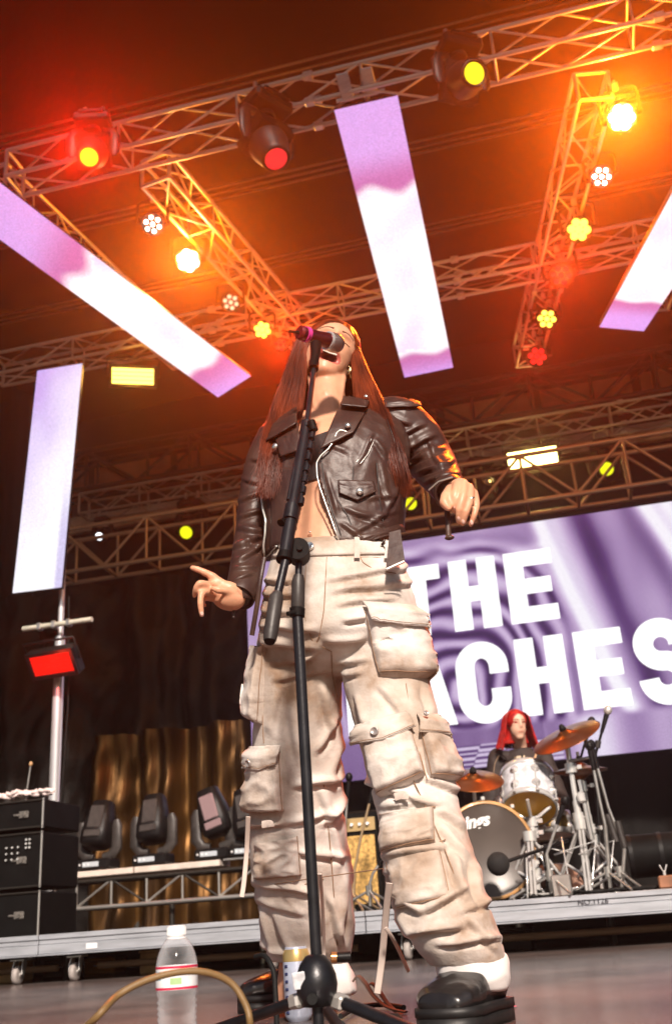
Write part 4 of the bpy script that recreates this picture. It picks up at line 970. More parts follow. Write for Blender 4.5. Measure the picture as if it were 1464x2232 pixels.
# hand on the left of the picture: pointing
hd = 2.31
def fing(pts, rs):
    rs = [r*.96 for r in rs]; limb(body, pts, rs, 14)
    for p_, r_ in list(zip(pts, rs))[1:-1]: body.ell(D(*p_), r_*((D(*p_)-CAM).dot(cF))/FPX*1.10, n=12, m=8)
NAILS = []
body.ell(D(497, 1299, hd+.01), (.044, .024, .035), Matrix((cR, FH, cU)).transposed() @ Matrix.Rotation(.35, 3, 'Y'), 22, 14)
body.ell(D(478, 1280, hd), (.032, .016, .022), Matrix((cR, FH, cU)).transposed() @ Matrix.Rotation(.5, 3, 'Y'), 18, 12)
body.ell(D(505, 1310, hd-.012), (.030, .018, .022), Matrix((cR, FH, cU)).transposed(), 18, 12)
fing([(482, 1272, hd-.005), (463, 1257, hd-.01), (446, 1248, hd-.015), (430, 1241, hd-.018), (419, 1238, hd-.018)], [11, 9.5, 8.2, 7.4, 6.2])
fing([(474, 1282, hd), (452, 1275, hd-.035), (436, 1272, hd-.05), (428, 1283, hd-.045), (424, 1298, hd-.03)], [11, 9, 8.4, 7.6, 6.2])
fing([(470, 1295, hd), (452, 1290, hd-.03), (440, 1294, hd-.045), (437, 1316, hd-.048), (440, 1341, hd-.04)], [10, 8.6, 8, 7.4, 5.8])
fing([(474, 1306, hd+.005), (458, 1304, hd-.0), (446, 1304, hd-.01), (440, 1312, hd+.005), (446, 1320, hd+.012)], [9, 7.5, 7, 6.4, 5.4])
fing([(510, 1292, hd-.02), (492, 1288, hd-.032), (476, 1286, hd-.04), (466, 1283, hd-.042)], [12, 9.5, 8.6, 6.6])
# hand on the right of the picture: hanging relaxed
h2 = 2.28
body.ell(D(1000, 1070, h2+.02), (.030, .017, .032), Matrix((cR, FH, cU)).transposed() @ Matrix.Rotation(.35, 3, 'Y'), 20, 14)
fing([(996, 1056, h2), (991, 1078, h2-.02), (988, 1098, h2-.018), (990, 1114, h2-.006)], [10.5, 9.5, 8.8, 6.6])
fing([(1010, 1053, h2), (1008, 1082, h2-.024), (1000, 1110, h2-.026), (998, 1136, h2-.012)], [10.5, 9.6, 8.8, 6.2])
fing([(1023, 1062, h2+.005), (1024, 1088, h2-.015), (1015, 1116, h2-.02), (1008, 1142, h2-.008)], [10, 9, 8.2, 6])
fing([(1033, 1074, h2+.014), (1038, 1098, h2+.002), (1033, 1122, h2-.006), (1025, 1144, h2+.002)], [9, 8, 7.2, 5.6])
fing([(982, 1066, h2+.02), (972, 1082, h2-.01), (968, 1096, h2-.022), (977, 1108, h2-.026)], [13, 12.5, 11, 8])
NL = mat('finger nail', (.80, .50, .42), .22, coat=.5)
def nail(px, py, d, r=.0055): NAILS.append((D(px, py, d), r))
for a_ in ((990, 1109, h2-.022), (999, 1131, h2-.026), (1009, 1137, h2-.020), (1027, 1139, h2-.008)): nail(*a_)
for a_ in ((440, 1337, hd-.056),): nail(*a_)
def g(x, y, cx, cy, wx, wy): return math.exp(-((x-cx)/wx)**2-((y-cy)/wy)**2)
HMi = HM.inverted()
def face(p, n):
    l = HMi @ (p-HC); x, y, z = l
    if l.length > .15 or z < .01: return V((0, 0, 0))
    dz = 0; dy = 0
    dz += .020*g(x, y, 0, .004, .013, .022) + .006*g(x, y, 0, .030, .010, .03)           # nose
    dz -= .009*g(x, y, -.029, .026, .017, .011) + .009*g(x, y, .029, .026, .017, .011)     # eye sockets
    dz += .005*g(x, y, -.029, .024, .012, .007) + .005*g(x, y, .029, .024, .012, .007)     # lids
    dz += .004*g(x, y, -.028, .044, .022, .007) + .004*g(x, y, .028, .044, .022, .007)
    dz += .006*g(x, y, 0, -.029, .026, .008) + .007*g(x, y, 0, -.061, .022, .008)          # lips
    dz -= .034*g(x, y, 0, -.046, .021, .0125)                                            # open mouth
    dz += .006*g(x, y, 0, -.088, .02, .013)
    dz += .004*g(x, y, -.044, -.002, .018, .018) + .004*g(x, y, .044, -.002, .018, .018)
    return _nrm*dz
bme = remesh(body, .0036, 3, face, 'body')
bvb = bvh_of(bme)
MOUTH = mat('inside of the mouth', (.10, .012, .01), .4); LIPS = mat('lips', (.52, .13, .10), .35)
for m_ in (SKIN, MOUTH, LIPS): bme.materials.append(m_)
for p_ in bme.polygons:
    l = HMi @ (p_.center-HC)
    if l.z > .01 and l.length < .15:
        e = (l.x/.0235)**2+((l.y+.046)/.0135)**2
        if e < 1: p_.material_index = 1
        elif e < 2.1: p_.material_index = 2
bobj = MB().build('body', None, person, me=bme)
for c_, r_ in NAILS:
    rr_ = (c_-CAM).normalized(); hit, n_, _, _ = bvb.ray_cast(CAM, rr_, 6)
    if hit: MB().ell(hit-n_*.0006, (r_*.75, r_*1.15, .0014), frameM(c_, n_, cU*.9-cR*.2).to_3x3(), 12, 8).build('nail', NL, person)
def onhead(x, y, lift=.0005):
    hit, n, _, _ = bvb.ray_cast(HL(x, y, .25), -_nrm, .4); return (hit if hit else HL(x, y, .07))+_nrm*lift
LASH = mat('dark lashes and brows', (.03, .012, .008), .6)
for s_ in (-1, 1):
    MB().tube([onhead(s_*(.014+.030*k/8), .020-.005*math.sin(math.pi*k/8), .001) for k in range(9)], [.0008+.0008*math.sin(math.pi*k/8) for k in range(9)], 6).build('eyelashes', LASH, person)
    MB().tube([onhead(s_*(.012+.036*k/8), .043+.006*math.sin(math.pi*(k+1)/10), .0008) for k in range(9)], [(.0030*(1-.6*k/8), .0012) for k in range(9)], 6, up=_nrm).build('eyebrow', mat('auburn eyebrow', (.12, .05, .025), .7), person)
for y_, n_t in ((-.0375, 8),):
    for k in range(n_t):
        x = (k-(n_t-1)/2)*.0048; MB().bbox(onhead(x, -.032, 0)-_nrm*.004+HM @ V((0, -.0055+abs(k-3.5)*.0006, 0)), (.0043, .006, .003), .001, HM).build('tooth', mat('tooth', (.75, .7, .6), .25), person)
# earring
e0 = D(760, 800, 2.46)
er = MB(); er.lathe([(.003, -.001), (.004, 0), (.003, .001)], 8, o=e0)
for k in range(5):
    a = math.pi/2+k*2*math.pi/5; c = e0+cR*(.004)-cU*.012; er.add([c+cU*.003*0, c+(cR*math.cos(a)+cU*math.sin(a))*.013, c+(cR*math.cos(a+.63)+cU*math.sin(a+.63))*.005-cF*.003, c-cF*.004, c+(cR*math.cos(a-.63)+cU*math.sin(a-.63))*.005-cF*.003], [(1, 2, 3), (1, 3, 4)], False)
er.cyl(e0-cU*.02+cR*.004, e0-cU*.032+cR*.006, .0025, n=8); er.build('earring', mat('gold', (.85, .6, .3), .25, 1), person)
MB().lathe([(.0095, -.002), (.0105, -.002), (.0105, .002), (.0095, .002)], 20, frameM((0, 0, 0), cU*.9-cR*.3).to_3x3(), D(1024.5, 1086, h2-.015), close=False).build('ring', BRASS, person)
nv, nn = on(bvb, 676, 1160, lift=.001); MB().ell(nv, .0028, n=10, m=8).build('navel_stud', BRASS, person)
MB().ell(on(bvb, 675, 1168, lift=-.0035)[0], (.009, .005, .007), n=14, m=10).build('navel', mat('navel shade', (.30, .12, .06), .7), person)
# ---- top under the jacket
bra = MB(); bra.grid(tri_patch(bvb, [(648, 965), (735, 935), (735, 1030), (648, 1058)], lambda u, v: .004+.002*math.sin(v*9), d0=2.35), 30, 24)
bra.build('bra_top', BLK_CLOTH, person)

# ---- trousers
tr = MB()
sections(tr, [(1204, 596, 870, 2.42, .74), (1232, 588, 882, 2.42, .76), (1275, 578, 896, 2.42, .80), (1330, 570, 908, 2.42, .80), (1400, 566, 920, 2.42, .74), (1450, 600, 880, 2.43, .62), (1475, 640, 820, 2.43, .5)], 5)
sections(tr, [(1300, 574, 740, 2.44, .9), (1400, 562, 742, 2.46, .9), (1500, 556, 745, 2.49, .95), (1600, 552, 746, 2.54, .95), (1700, 548, 745, 2.60, .95), (1800, 546, 752, 2.66, .95), (1900, 548, 768, 2.72, .95), (2000, 562, 774, 2.78, .95), (2060, 572, 770, 2.82, .9), (2098, 584, 762, 2.84, .8)], 5)
sections(tr, [(1300, 735, 905, 2.41, .9), (1400, 738, 922, 2.40, .9), (1500, 748, 938, 2.39, .92), (1600, 775, 962, 2.37, .95), (1700, 800, 988, 2.36, .95), (1780, 822, 1006, 2.35, .95), (1850, 828, 1028, 2.34, .95), (1950, 846, 1058, 2.32, .92), (2030, 884, 1086, 2.31, .9), (2075, 912, 1098, 2.31, .88), (2108, 938, 1102, 2.31, .8)], 5)
CREASES = [   # picture lines of the folds: x0, y0, x1, y1, half width px, height mm
 (722, 1262, 900, 1232, 7, 4.5), (728, 1288, 905, 1268, 8, 5), (735, 1318, 860, 1300, 7, 4.5), (742, 1352, 800, 1342, 8, 4), (712, 1395, 790, 1388, 8, 4.5), (735, 1440, 800, 1432, 8, 4), (700, 1415, 650, 1440, 8, 4), (745, 1470, 790, 1462, 7, 3.5),
 (576, 1262, 650, 1270, 7, 4), (572, 1292, 660, 1304, 7, 4.5), (570, 1326, 640, 1338, 8, 4.5), (568, 1362, 690, 1376, 8, 5), (566, 1402, 700, 1408, 9, 5), (590, 1440, 690, 1432, 8, 4), (600, 1475, 700, 1462, 8, 3.5),
 (735, 1560, 690, 1640, 9, 4.5), (742, 1610, 715, 1700, 9, 5), (700, 1500, 725, 1600, 9, 4), (600, 1500, 590, 1600, 10, 4), (640, 1540, 655, 1660, 12, 3.5), (748, 1690, 640, 1712, 9, 6), (750, 1740, 700, 1800, 10, 6),
 (625, 1790, 745, 1765, 9, 5), (545, 1800, 620, 1792, 8, 6), (640, 1850, 760, 1870, 9, 5), (548, 1925, 690, 1945, 9, 6), (555, 1960, 660, 1990, 9, 4), (570, 1985, 600, 2070, 8, 5), (600, 1990, 640, 2080, 8, 5), (760, 1900, 735, 2050, 10, 6), (720, 1950, 745, 2070, 8, 5),
 (560, 2060, 700, 2085, 8, 5), (700, 1720, 745, 1900, 9, 5),
 (775, 1520, 800, 1580, 9, 4), (830, 1500, 880, 1560, 10, 4), (930, 1500, 940, 1560, 9, 4), (790, 1700, 925, 1748, 9, 7), (925, 1690, 1000, 1722, 8, 6), (830, 1752, 960, 1748, 9, 5),
 (950, 1760, 1010, 1800, 9, 5), (960, 1800, 1015, 1870, 10, 5), (985, 1850, 1010, 1960, 11, 6), (832, 1868, 965, 1842, 9, 6), (836, 1905, 950, 1868, 8, 3.5), (850, 1940, 920, 1985, 10, 7), (920, 1985, 1010, 1930, 10, 7), (870, 1990, 900, 2040, 10, 6), (900, 2030, 1010, 2020, 10, 8),
 (1000, 1990, 1075, 1960, 9, 5), (960, 2060, 1092, 2040, 8, 6), (1030, 1880, 1050, 1990, 9, 5), (905, 1900, 935, 1960, 9, 4), (1010, 2000, 1085, 2075, 9, 4)]
def creased(lines, p, n, px, py, k=.0020, wob=9):
    a = 0
    if n.dot(cF) < .35:
        wx = wob*noise.noise(p*11); wy = wob*noise.noise(p*11+V((7, 3, 1)))
        x, y = px+wx, py+wy
        for x0, y0, x1, y1, w, h in lines:
            if abs(y-(y0+y1)/2) > abs(y1-y0)/2+34: continue
            dx, dy = x1-x0, y1-y0; L = math.hypot(dx, dy); t = ((x-x0)*dx+(y-y0)*dy)/L/L
            if t < -.15 or t > 1.15: continue
            sd_ = ((x-x0)*dy-(y-y0)*dx)/L
            if dx < 0: sd_ = -sd_
            env = smooth01((t+.15)/.4)*smooth01((1.15-t)/.4)
            a += h*k*env*(math.exp(-(sd_/w)**2) - .75*math.exp(-((sd_+w*1.35)/(w*.62))**2))
    return a
def denim_disp(p, n):
    px, py = proj(p); a = creased(CREASES, p, n, px, py)
    kk = smooth01((py-1480)/150)
    r1 = noise.noise(V((p.x*5, p.y*5, p.z*7))); r2 = ridged(p, (15, 15, 21), 8)
    a += (.003+.007*kk)*r1+(.0006+.0012*kk)*(r2-.3)
    return n*a
tme = remesh(tr, .0046, 4, denim_disp, 'trousers')
flat_ = remesh(tr, .012, 6, None, 'flat'); bvt = bvh_of(flat_)
trouser = MB().build('trousers', DEN, person, me=tme)
def crease_noise(u, v, s, k=.004): return k*ridged(V((u*1.0, v*1.0, 0)), (3.2, 3.8, 1), s)
def pocket(quad, depth, name='cargo_pocket', d0=2.35, s=1, hem=True):
    def off(u, v):
        e = min(u, 1-u, 1-v)*7; k = smooth01(e)**.5 if e > 0 else 0
        return -.004+(depth+.004)*k*(.55+.45*smooth01(v*1.4))*(1+.10*math.sin(u*3))+crease_noise(u, v, s, .0060)*k
    o = patch(bvt, quad, off, name, DEN, trouser, 34, 34, d0)
    fn = tri_patch(bvt, quad, off, d0=d0); P = []
    for k in range(13): P.append(fn(.045, k/12*.93))
    for k in range(1, 13): P.append(fn(.045+.91*k/12, .93))
    for k in range(1, 13): P.append(fn(.955, .93-.93*k/12))
    P = [p_+(CAM-p_).normalized()*.0012 for p_ in P]
    MB().tube(P, .0011, 5).build('stitching', SEAM, o)
    return o
def flap(quad, name='pocket_flap', lift=.012, point=0, d0=2.35, s=1):
    def off(u, v): return lift*(.35+.65*smooth01(v*2.2))+crease_noise(u, v, s, .0025)
    q = [V(a) for a in quad]; fnq = lambda u, v: (q[0]*(1-u)+q[1]*u)*(1-v)+(q[3]*(1-u)+q[2]*u)*v
    mb = MB(); base = {}
    def fn(u, v):
        p = fnq(u, v); p = p+V((0, 1))*point*(1-abs(2*u-1))*v
        c, n = on(bvt, p.x, p.y, d0, 0); return c+n*off(u, v)
    mb.grid(fn, 26, 12); o = mb.build(name, DEN, trouser); m_ = o.modifiers.new('t', 'SOLIDIFY'); m_.thickness = .0035; m_.offset = 1
    # stitched hem
    pts = [fn(k/20, .88)+(CAM-fn(k/20, .88)).normalized()*.0048 for k in range(21)]; MB().tube(pts, .0009, 5).build('stitching', SEAM, o)
    return o, fn
def button(px, py, parent, m=None, r=.0095, d0=2.35, lift=.016):
    c, n = on(bvt, px, py, d0, lift); R3 = frameM(c, n).to_3x3()
    return MB().lathe([(r, -.002), (r, .002), (r*.8, .0035), (r*.72, .002), (.0001, .002)], 18, R3, c).build('button', m or mat('grey tack button', (.45, .40, .38), .35, .5), parent)
pocket([(788, 1332), (926, 1352), (962, 1482), (822, 1478)], .026, s=1)
f_, _ = flap([(788, 1312), (900, 1322), (930, 1376), (804, 1352)], lift=.026, s=2)
pocket([(784, 1592), (896, 1580), (926, 1690), (828, 1742)], .027, s=3)
f_, _ = flap([(780, 1580), (884, 1552), (900, 1590), (782, 1622)], lift=.022, point=12, s=4); button(826, 1598, f_, lift=.027)
pocket([(906, 1572), (990, 1590), (1000, 1706), (934, 1700)], .026, s=5, d0=2.33)
f_, _ = flap([(905, 1556), (972, 1562), (996, 1612), (908, 1602)], lift=.022, s=6, d0=2.33); button(915, 1566, f_, r=.006, lift=.03)
pocket([(826, 1778), (946, 1760), (950, 1838), (832, 1862)], .020, s=7)
pocket([(836, 1880), (962, 1850), (985, 1960), (862, 1985)], .012, s=12)
pocket([(549, 1412), (580, 1402), (572, 1580), (540, 1572)], .030, s=8, d0=2.47)
pocket([(544, 1660), (612, 1640), (622, 1768), (542, 1776)], .032, s=9, d0=2.55)
f_, _ = flap([(550, 1626), (614, 1620), (608, 1658), (542, 1672)], lift=.026, point=10, s=10, d0=2.55); button(564, 1657, f_, lift=.034)
pocket([(552, 1838), (652, 1820), (660, 1908), (556, 1918)], .016, s=11, d0=2.66)
for pts in ([(712, 1215), (706, 1330), (696, 1385), (690, 1400)], [(722, 1420), (724, 1470), (734, 1520)], [(780, 1205), (790, 1226), (815, 1242), (862, 1250)], [(668, 1218), (660, 1330), (680, 1398), (722, 1420)],
            [(600, 1212), (740, 1214), (870, 1216)], [(830, 1870), (900, 1858), (970, 1830)], [(545, 1930), (640, 1935), (705, 1915)], [(884, 1490), (896, 1580), (930, 1700)], [(900, 1700), (960, 1830), (1010, 1960)],
            [(565, 1400), (570, 1520), (575, 1620)], [(700, 1660), (720, 1850), (735, 2060)], [(826, 1776), (886, 1766), (948, 1758)]):
    seam(bvt, pts, .0013, 'seam', SEAM, trouser, lift=.0006)
wb = MB(); wb.grid(tri_patch(bvt, [(598, 1186), (872, 1176), (876, 1208), (596, 1216)], lambda u, v: .006, d0=2.35), 50, 6); o = wb.build('waistband', DEN, trouser); m_ = o.modifiers.new('t', 'SOLIDIFY'); m_.thickness = .004; m_.offset = 1
for px in (622, 776, 838): patch(bvt, [(px-5, 1178), (px+5, 1178), (px+6, 1222), (px-6, 1222)], lambda u, v: .011+.003*math.sin(v*3.1), 'belt_loop', DEN, trouser, 6, 12)
button(676, 1197, trouser, BRASS, .0125, lift=.012)
def ribbon(pts, w, name, m, parent, thick=.0012):
    P, R = dense([D(*p) for p in pts], [w]*len(pts), 8); return MB().tube(P, [(w, thick)]*len(P), 8, up=FH).build(name, m, parent)
CORD = mat('cream cord', (.62, .52, .46), .8, bump=.3, bscale=300)
ribbon([(541, 1780, 2.50), (538, 1850, 2.55), (532, 1920, 2.56), (527, 1955, 2.56)], .006, 'drawcord', CORD, trouser)
ribbon([(698, 1905, 2.42), (703, 1980, 2.52), (706, 2060, 2.62), (706, 2085, 2.64)], .004, 'drawcord', CORD, trouser)
ribbon([(693, 1905, 2.42), (694, 1970, 2.50), (700, 2040, 2.60)], .003, 'drawcord', CORD, trouser)
ribbon([(848, 1925, 2.24), (840, 2000, 2.30), (832, 2090, 2.36), (822, 2165, 2.38)], .0075, 'drawcord', CORD, trouser)
ribbon([(840, 2022, 2.28), (852, 2040, 2.30), (868, 2070, 2.36), (890, 2118, 2.42)], .004, 'drawcord', CORD, trouser)
ribbon([(860, 1738, 2.26), (880, 1733, 2.25), (882, 1742, 2.25)], .009, 'pocket_tab', CORD, trouser); ribbon([(571, 1798, 2.46), (588, 1796, 2.45), (590, 1802, 2.45)], .009, 'pocket_tab', CORD, trouser)
# turned white cuffs
WC = mat('white cuff lining', (.78, .75, .73), .8, bump=.3, bscale=350)
cu = MB(); sections(cu, [(2076, 940, 1098, 2.315, .85), (2096, 946, 1106, 2.315, .9), (2130, 955, 1108, 2.315, .92), (2156, 975, 1106, 2.315, .85)], 4)
cme = remesh(cu, .006, 3, lambda p, n: n*(.004*ridged(p, (14, 14, 20), 2)), 'cuff'); MB().build('trouser_cuff', WC, trouser, me=cme)
cu = MB(); sections(cu, [(2092, 625, 752, 2.84, .85), (2130, 622, 772, 2.84, .9), (2166, 640, 775, 2.84, .85)], 4)
cme = remesh(cu, .007, 3, lambda p, n: n*(.004*ridged(p, (14, 14, 20), 4)), 'cuff'); MB().build('trouser_cuff', WC, trouser, me=cme)
# ---- boots
BOOT = mat('polished black boot', (.014, .012, .012), .26, var=.4, vscale=10, bump=.35, bscale=40, bdist=.003, spec=.7)
def boot(heel, toe, yaw_w, h, name='boot'):
    """heel, toe: floor points; the boot stands on the floor"""
    heel, toe = V(heel), V(toe); u = (toe-heel); L = u.length; u /= L; w = u.cross(V((0, 0, 1)))
    up = V((0, 0, 1)); mb = MB(); rows = []
    prof = [(0, .036, .085), (.06, .042, .095), (.16, .046, .100), (.30, .045, .098), (.45, .044, .088), (.6, .048, .070), (.75, .052, .058), (.88, .048, .048), (.97, .034, .036), (1.0, .016, .02)]
    for t, ww, hh in prof: rows.append(ring(heel+u*(L*t)+up*(.035+hh*.45), ww*yaw_w, hh*.55, 20, w, up, .85))
    loft(mb, rows)
    mb.tube([heel+u*.06*1+up*.08, heel+u*.055+up*.13, heel+u*.05+up*h], [(.046, .052), (.044, .05), (.046, .052)], 20)
    me = remesh(mb, .0045, 3, lambda p, n: n*(.003*ridged(p, (16, 16, 22), 6)-.0012), 'upper')
    t = MB().build(name, BOOT, person, me=me)
    s = MB()
    for z0, z1, ex in ((.0, .026, 1.06), (.027, .044, 1.10)):
        r0 = []
        out = [(-.02, 0), (-.01, .7), (.06, 1), (.2, 1.02), (.4, .95), (.6, 1.02), (.78, 1.12), (.9, 1.0), (.98, .65), (1.02, 0)]
        lp = [(a, b) for a, b in out]+[(a, -b) for a, b in out[::-1][1:-1]]
        for z in (z0, z1): r0.append([heel+u*(L*(a))+w*(b*.046*yaw_w*ex)+up*z for a, b in lp])
        loft(s, r0)
    s.build('sole', mat('black rubber sole', (.013, .012, .012), .5, bump=.3, bscale=60), t)
    # seams and laces across the instep
    for k in range(4):
        c = heel+u*(L*(.42+.09*k))+up*(.128-.017*k); MB().tube([c-w*.03, c-w*.012+up*.006, c+w*.012+up*.006, c+w*.03], .0026, 6).build('lace', M_RUB, t)
    MB().tube([heel+u*(-.004)-w*0+up*.05, heel+up*.11-u*.008, heel+up*.15-u*.004], [(.010, .003)]*3, 8).build('pull_tab', M_RUB, t)
    return t
fb = Zp(1040, 2236, 0); boot(fb+V((.015, .115, 0)), fb+V((-.055, -.135, 0)), 1.25, .17)
fa = Zp(600, 2206, 0); fa.y += .06; boot(fa+V((.13, .07, 0)), fa+V((-.11, -.04, 0)), 1.05, .15)

# ---- jacket
jk = MB()
sections(jk, [(900, 625, 835, 2.50, .55), (925, 588, 880, 2.47, .52), (975, 572, 892, 2.44, .64), (1030, 570, 888, 2.43, .68), (1100, 574, 884, 2.42, .66), (1160, 576, 880, 2.42, .68), (1216, 578, 882, 2.42, .70)], 5)
for px in (660, 775): jk.ell(D(px, 990, 2.385), (.066, .056, .075), n=18, m=12)
bvj = None
def leather(p, n):
    px, py = proj(p); a = 0
    a += creased([(745, 1105, 845, 1150, 6, 4), (765, 1165, 862, 1112, 6, 4), (828, 1010, 852, 1100, 7, 4), (780, 1010, 812, 950, 5, 3.5), (742, 1140, 795, 1182, 5, 4), (714, 1035, 735, 1120, 5, 3.5), (760, 1120, 850, 1128, 6, 3), (840, 1120, 870, 1060, 6, 4), (600, 1060, 640, 1075, 6, 3), (800, 1090, 862, 1078, 6, 3), (600, 1140, 640, 1130, 6, 3), (700, 960, 760, 990, 6, 2.5), (815, 960, 840, 1000, 6, 4)], p, n, px, py, .0012, 6)
    a += .0028*(ridged(p, (9, 9, 6), 2)-.3)+.0018*(ridged(p, (26, 26, 18), 5)-.3)
    return n*a
raw = remesh(jk, .0045, 4, leather, 'jacket')
OPEN = [(640, 880), (652, 930), (657, 985), (662, 1040), (652, 1100), (642, 1150), (636, 1204), (630, 1260), (760, 1260), (746, 1200), (728, 1152), (709, 1092), (696, 1045), (694, 1012), (703, 975), (712, 940), (738, 900), (752, 862), (700, 840)]
def inside(x, y, poly):
    c = False; j = len(poly)-1
    for i in range(len(poly)):
        xi, yi = poly[i]; xj, yj = poly[j]
        if (yi > y) != (yj > y) and x < (xj-xi)*(y-yi)/(yj-yi)+xi: c = not c
        j = i
    return c
import bmesh
bm = bmesh.new(); bm.from_mesh(raw)
kill = []
for f in bm.faces:
    c = f.calc_center_median(); px, py = proj(c); frontal = (c-D(735, 1050, 2.43)).dot(FH) < .02
    hem = 1222 - (px-576)*.22 if px < 640 else lerp(1200, 1160, (px-738)/130)
    if (frontal and inside(px, py, OPEN)) or (py > hem): kill.append(f)
    elif py < 905 and 655 < px < 760: kill.append(f)
bmesh.ops.delete(bm, geom=kill, context='FACES')
be = [e for e in bm.edges if e.is_boundary]; bv_ = list({v for e in be for v in e.verts})
for _ in range(4): bmesh.ops.smooth_vert(bm, verts=bv_, factor=.5, use_axis_x=True, use_axis_y=True, use_axis_z=True)
jme = bpy.data.meshes.new('jacket'); bm.to_mesh(jme); bm.free()
flat_ = remesh(jk, .010, 6, None, 'flat'); bvj = bvh_of(flat_)
jacket = MB().build('jacket', LEA, person, me=jme); m_ = jacket.modifiers.new('t', 'SOLIDIFY'); m_.thickness = .004; m_.offset = -1
# sleeves
SLC = [(530, 1045, 590, 1060, 5, 4), (524, 1090, 582, 1070, 6, 5), (522, 1128, 580, 1112, 5, 5), (520, 1150, 585, 1160, 6, 6), (512, 1192, 575, 1168, 6, 7), (514, 1222, 570, 1190, 5, 6), (508, 1240, 560, 1236, 5, 4), (505, 1270, 555, 1250, 5, 4), (545, 1000, 600, 1010, 6, 4), (540, 1180, 580, 1205, 5, 5),
 (850, 905, 900, 925, 6, 4), (860, 950, 925, 925, 6, 5), (868, 985, 945, 950, 6, 5), (885, 1010, 965, 975, 6, 6), (905, 1035, 985, 1005, 5, 6), (925, 1055, 995, 1030, 5, 4), (880, 930, 900, 990, 5, 4), (930, 960, 960, 1020, 5, 4), (845, 940, 870, 1000, 6, 5)]
def sleeve_disp(s):
    def f(p, n):
        px, py = proj(p); a = creased(SLC, p, n, px, py, .0013, 7)
        k_ = smooth01(.25-n.dot(cF)*1.2); return n*(a+k_*(.003*noise.noise(p*12)+.0013*(ridged(p, (18, 18, 26), s+3)-.3)))
    return f
s1 = MB(); limb(s1, [(606, 955, 2.46), (578, 1010, 2.46), (557, 1090, 2.47), (549, 1160, 2.46), (541, 1220, 2.41), (531, 1270, 2.36), (527, 1292, 2.345)], [46, 44, 37, 36, 37, 36, 33])
sl = MB().build('sleeve', LEA, jacket, me=remesh(s1, .0042, 3, sleeve_disp(1), 'sleeve')); bs1 = bvh_of(sl.data)
s2 = MB(); limb(s2, [(838, 915, 2.48), (870, 922, 2.48), (908, 962, 2.50), (940, 1008, 2.50), (966, 1048, 2.40), (976, 1066, 2.35)], [50, 56, 58, 52, 42, 36])
sr = MB().build('sleeve', LEA, jacket, me=remesh(s2, .0042, 3, sleeve_disp(6), 'sleeve')); bs2 = bvh_of(sr.data)
def leatherpiece(bv, quad, name, lift=.006, parent=None, nu=18, nv=14, d0=2.3, curl=0, point=0, thick=.004):
    q = [V(a) for a in quad]
    def fn(u, v):
        p = (q[0]*(1-u)+q[1]*u)*(1-v)+(q[3]*(1-u)+q[2]*u)*v; p = p+V((0, 1))*point*(1-abs(2*u-1))*v
        c, n = on(bv, p.x, p.y, d0, 0); return c+n*(lift*(.5+.5*smooth01(v*2))+curl*v*v+.0015*ridged(V((u, v, 0)), (4, 4, 1), len(name)))
    o = MB().grid(fn, nu, nv).build(name, LEA, parent or jacket); m_ = o.modifiers.new('t', 'SOLIDIFY'); m_.thickness = thick; m_.offset = 1; return o
lp = leatherpiece(bvj, [(744, 878), (800, 895), (768, 950), (700, 985)], 'lapel', .010, curl=.006, d0=2.32)
leatherpiece(bvj, [(752, 852), (806, 872), (796, 905), (742, 900)], 'collar', .014, curl=.01, d0=2.4)
leatherpiece(bvj, [(600, 945), (650, 925), (660, 985), (618, 1000)], 'lapel', .010, curl=.004, d0=2.32)
leatherpiece(bvj, [(604, 915), (648, 890), (650, 935), (592, 968)], 'collar', .012, curl=.008, d0=2.38)
leatherpiece(bvj, [(736, 1048), (812, 1050), (816, 1074), (738, 1078)], 'pocket_flap', .010, point=18)
leatherpiece(bvj, [(596, 1020), (642, 1020), (630, 1196), (592, 1216)], 'front_facing', .006, nu=14, nv=30)
leatherpiece(bvj, [(576, 1196), (636, 1186), (636, 1204), (576, 1220)], 'waist_hem', .007)
leatherpiece(bvj, [(742, 1180), (872, 1142), (876, 1160), (744, 1200)], 'waist_hem', .008)
leatherpiece(bs2, [(836, 876), (905, 872), (914, 890), (838, 892)], 'epaulette', .010, d0=2.46)
leatherpiece(bs1, [(500, 1272), (556, 1282), (552, 1306), (502, 1296)], 'sleeve_cuff', .006, d0=2.34)
def snap(bv, px, py, r=.0085, lift=.018, d0=2.3):
    c, n = on(bv, px, py, d0, lift); MB().lathe([(r, -.002), (r, .0005), (r*.7, .003), (.0001, .004)], 16, frameM(c, n).to_3x3(), c).build('snap_stud', BRASS, jacket)
snap(bvj, 781, 1076, .0095); snap(bvj, 610, 980, .0085, .022); snap(bvj, 757, 941, .008, .024); snap(bvj, 794, 884, .006, .026)
zip_pts = [(766, 950), (757, 949), (742, 944), (733, 950), (727, 968), (716, 984), (700, 998), (691, 1013), (692, 1042), (699, 1070), (709, 1098), (720, 1130), (730, 1160), (741, 1192)]
seam(bvj, zip_pts, .003, 'zip', ZIP, jacket, lift=.012, flat=(.0034, .002))
seam(bvj, [(576, 985), (581, 1022), (578, 1068), (582, 1110), (588, 1135), (587, 1165), (584, 1190), (584, 1216)], .003, 'zip', ZIP, jacket, lift=.012, flat=(.0030, .002))
c_, n_ = on(bvj, 740, 1190, lift=.018); Zr = frameM(c_, n_).to_3x3()
MB().bbox(c_-cU*.004, (.012, .022, .004), .002, Zr).bbox(c_-cU*.022, (.009, .018, .003), .002, Zr).build('zip_pull', ZIP, jacket)
for pts in ([(808, 958), (795, 985), (776, 1008)], [(812, 965), (800, 992), (784, 1012)]): seam(bvj, pts, .002, 'slant_pocket', ZIP, jacket, lift=.003, flat=(.0018, .001))
LSEAM = mat('leather piping', (.02, .012, .01), .4)
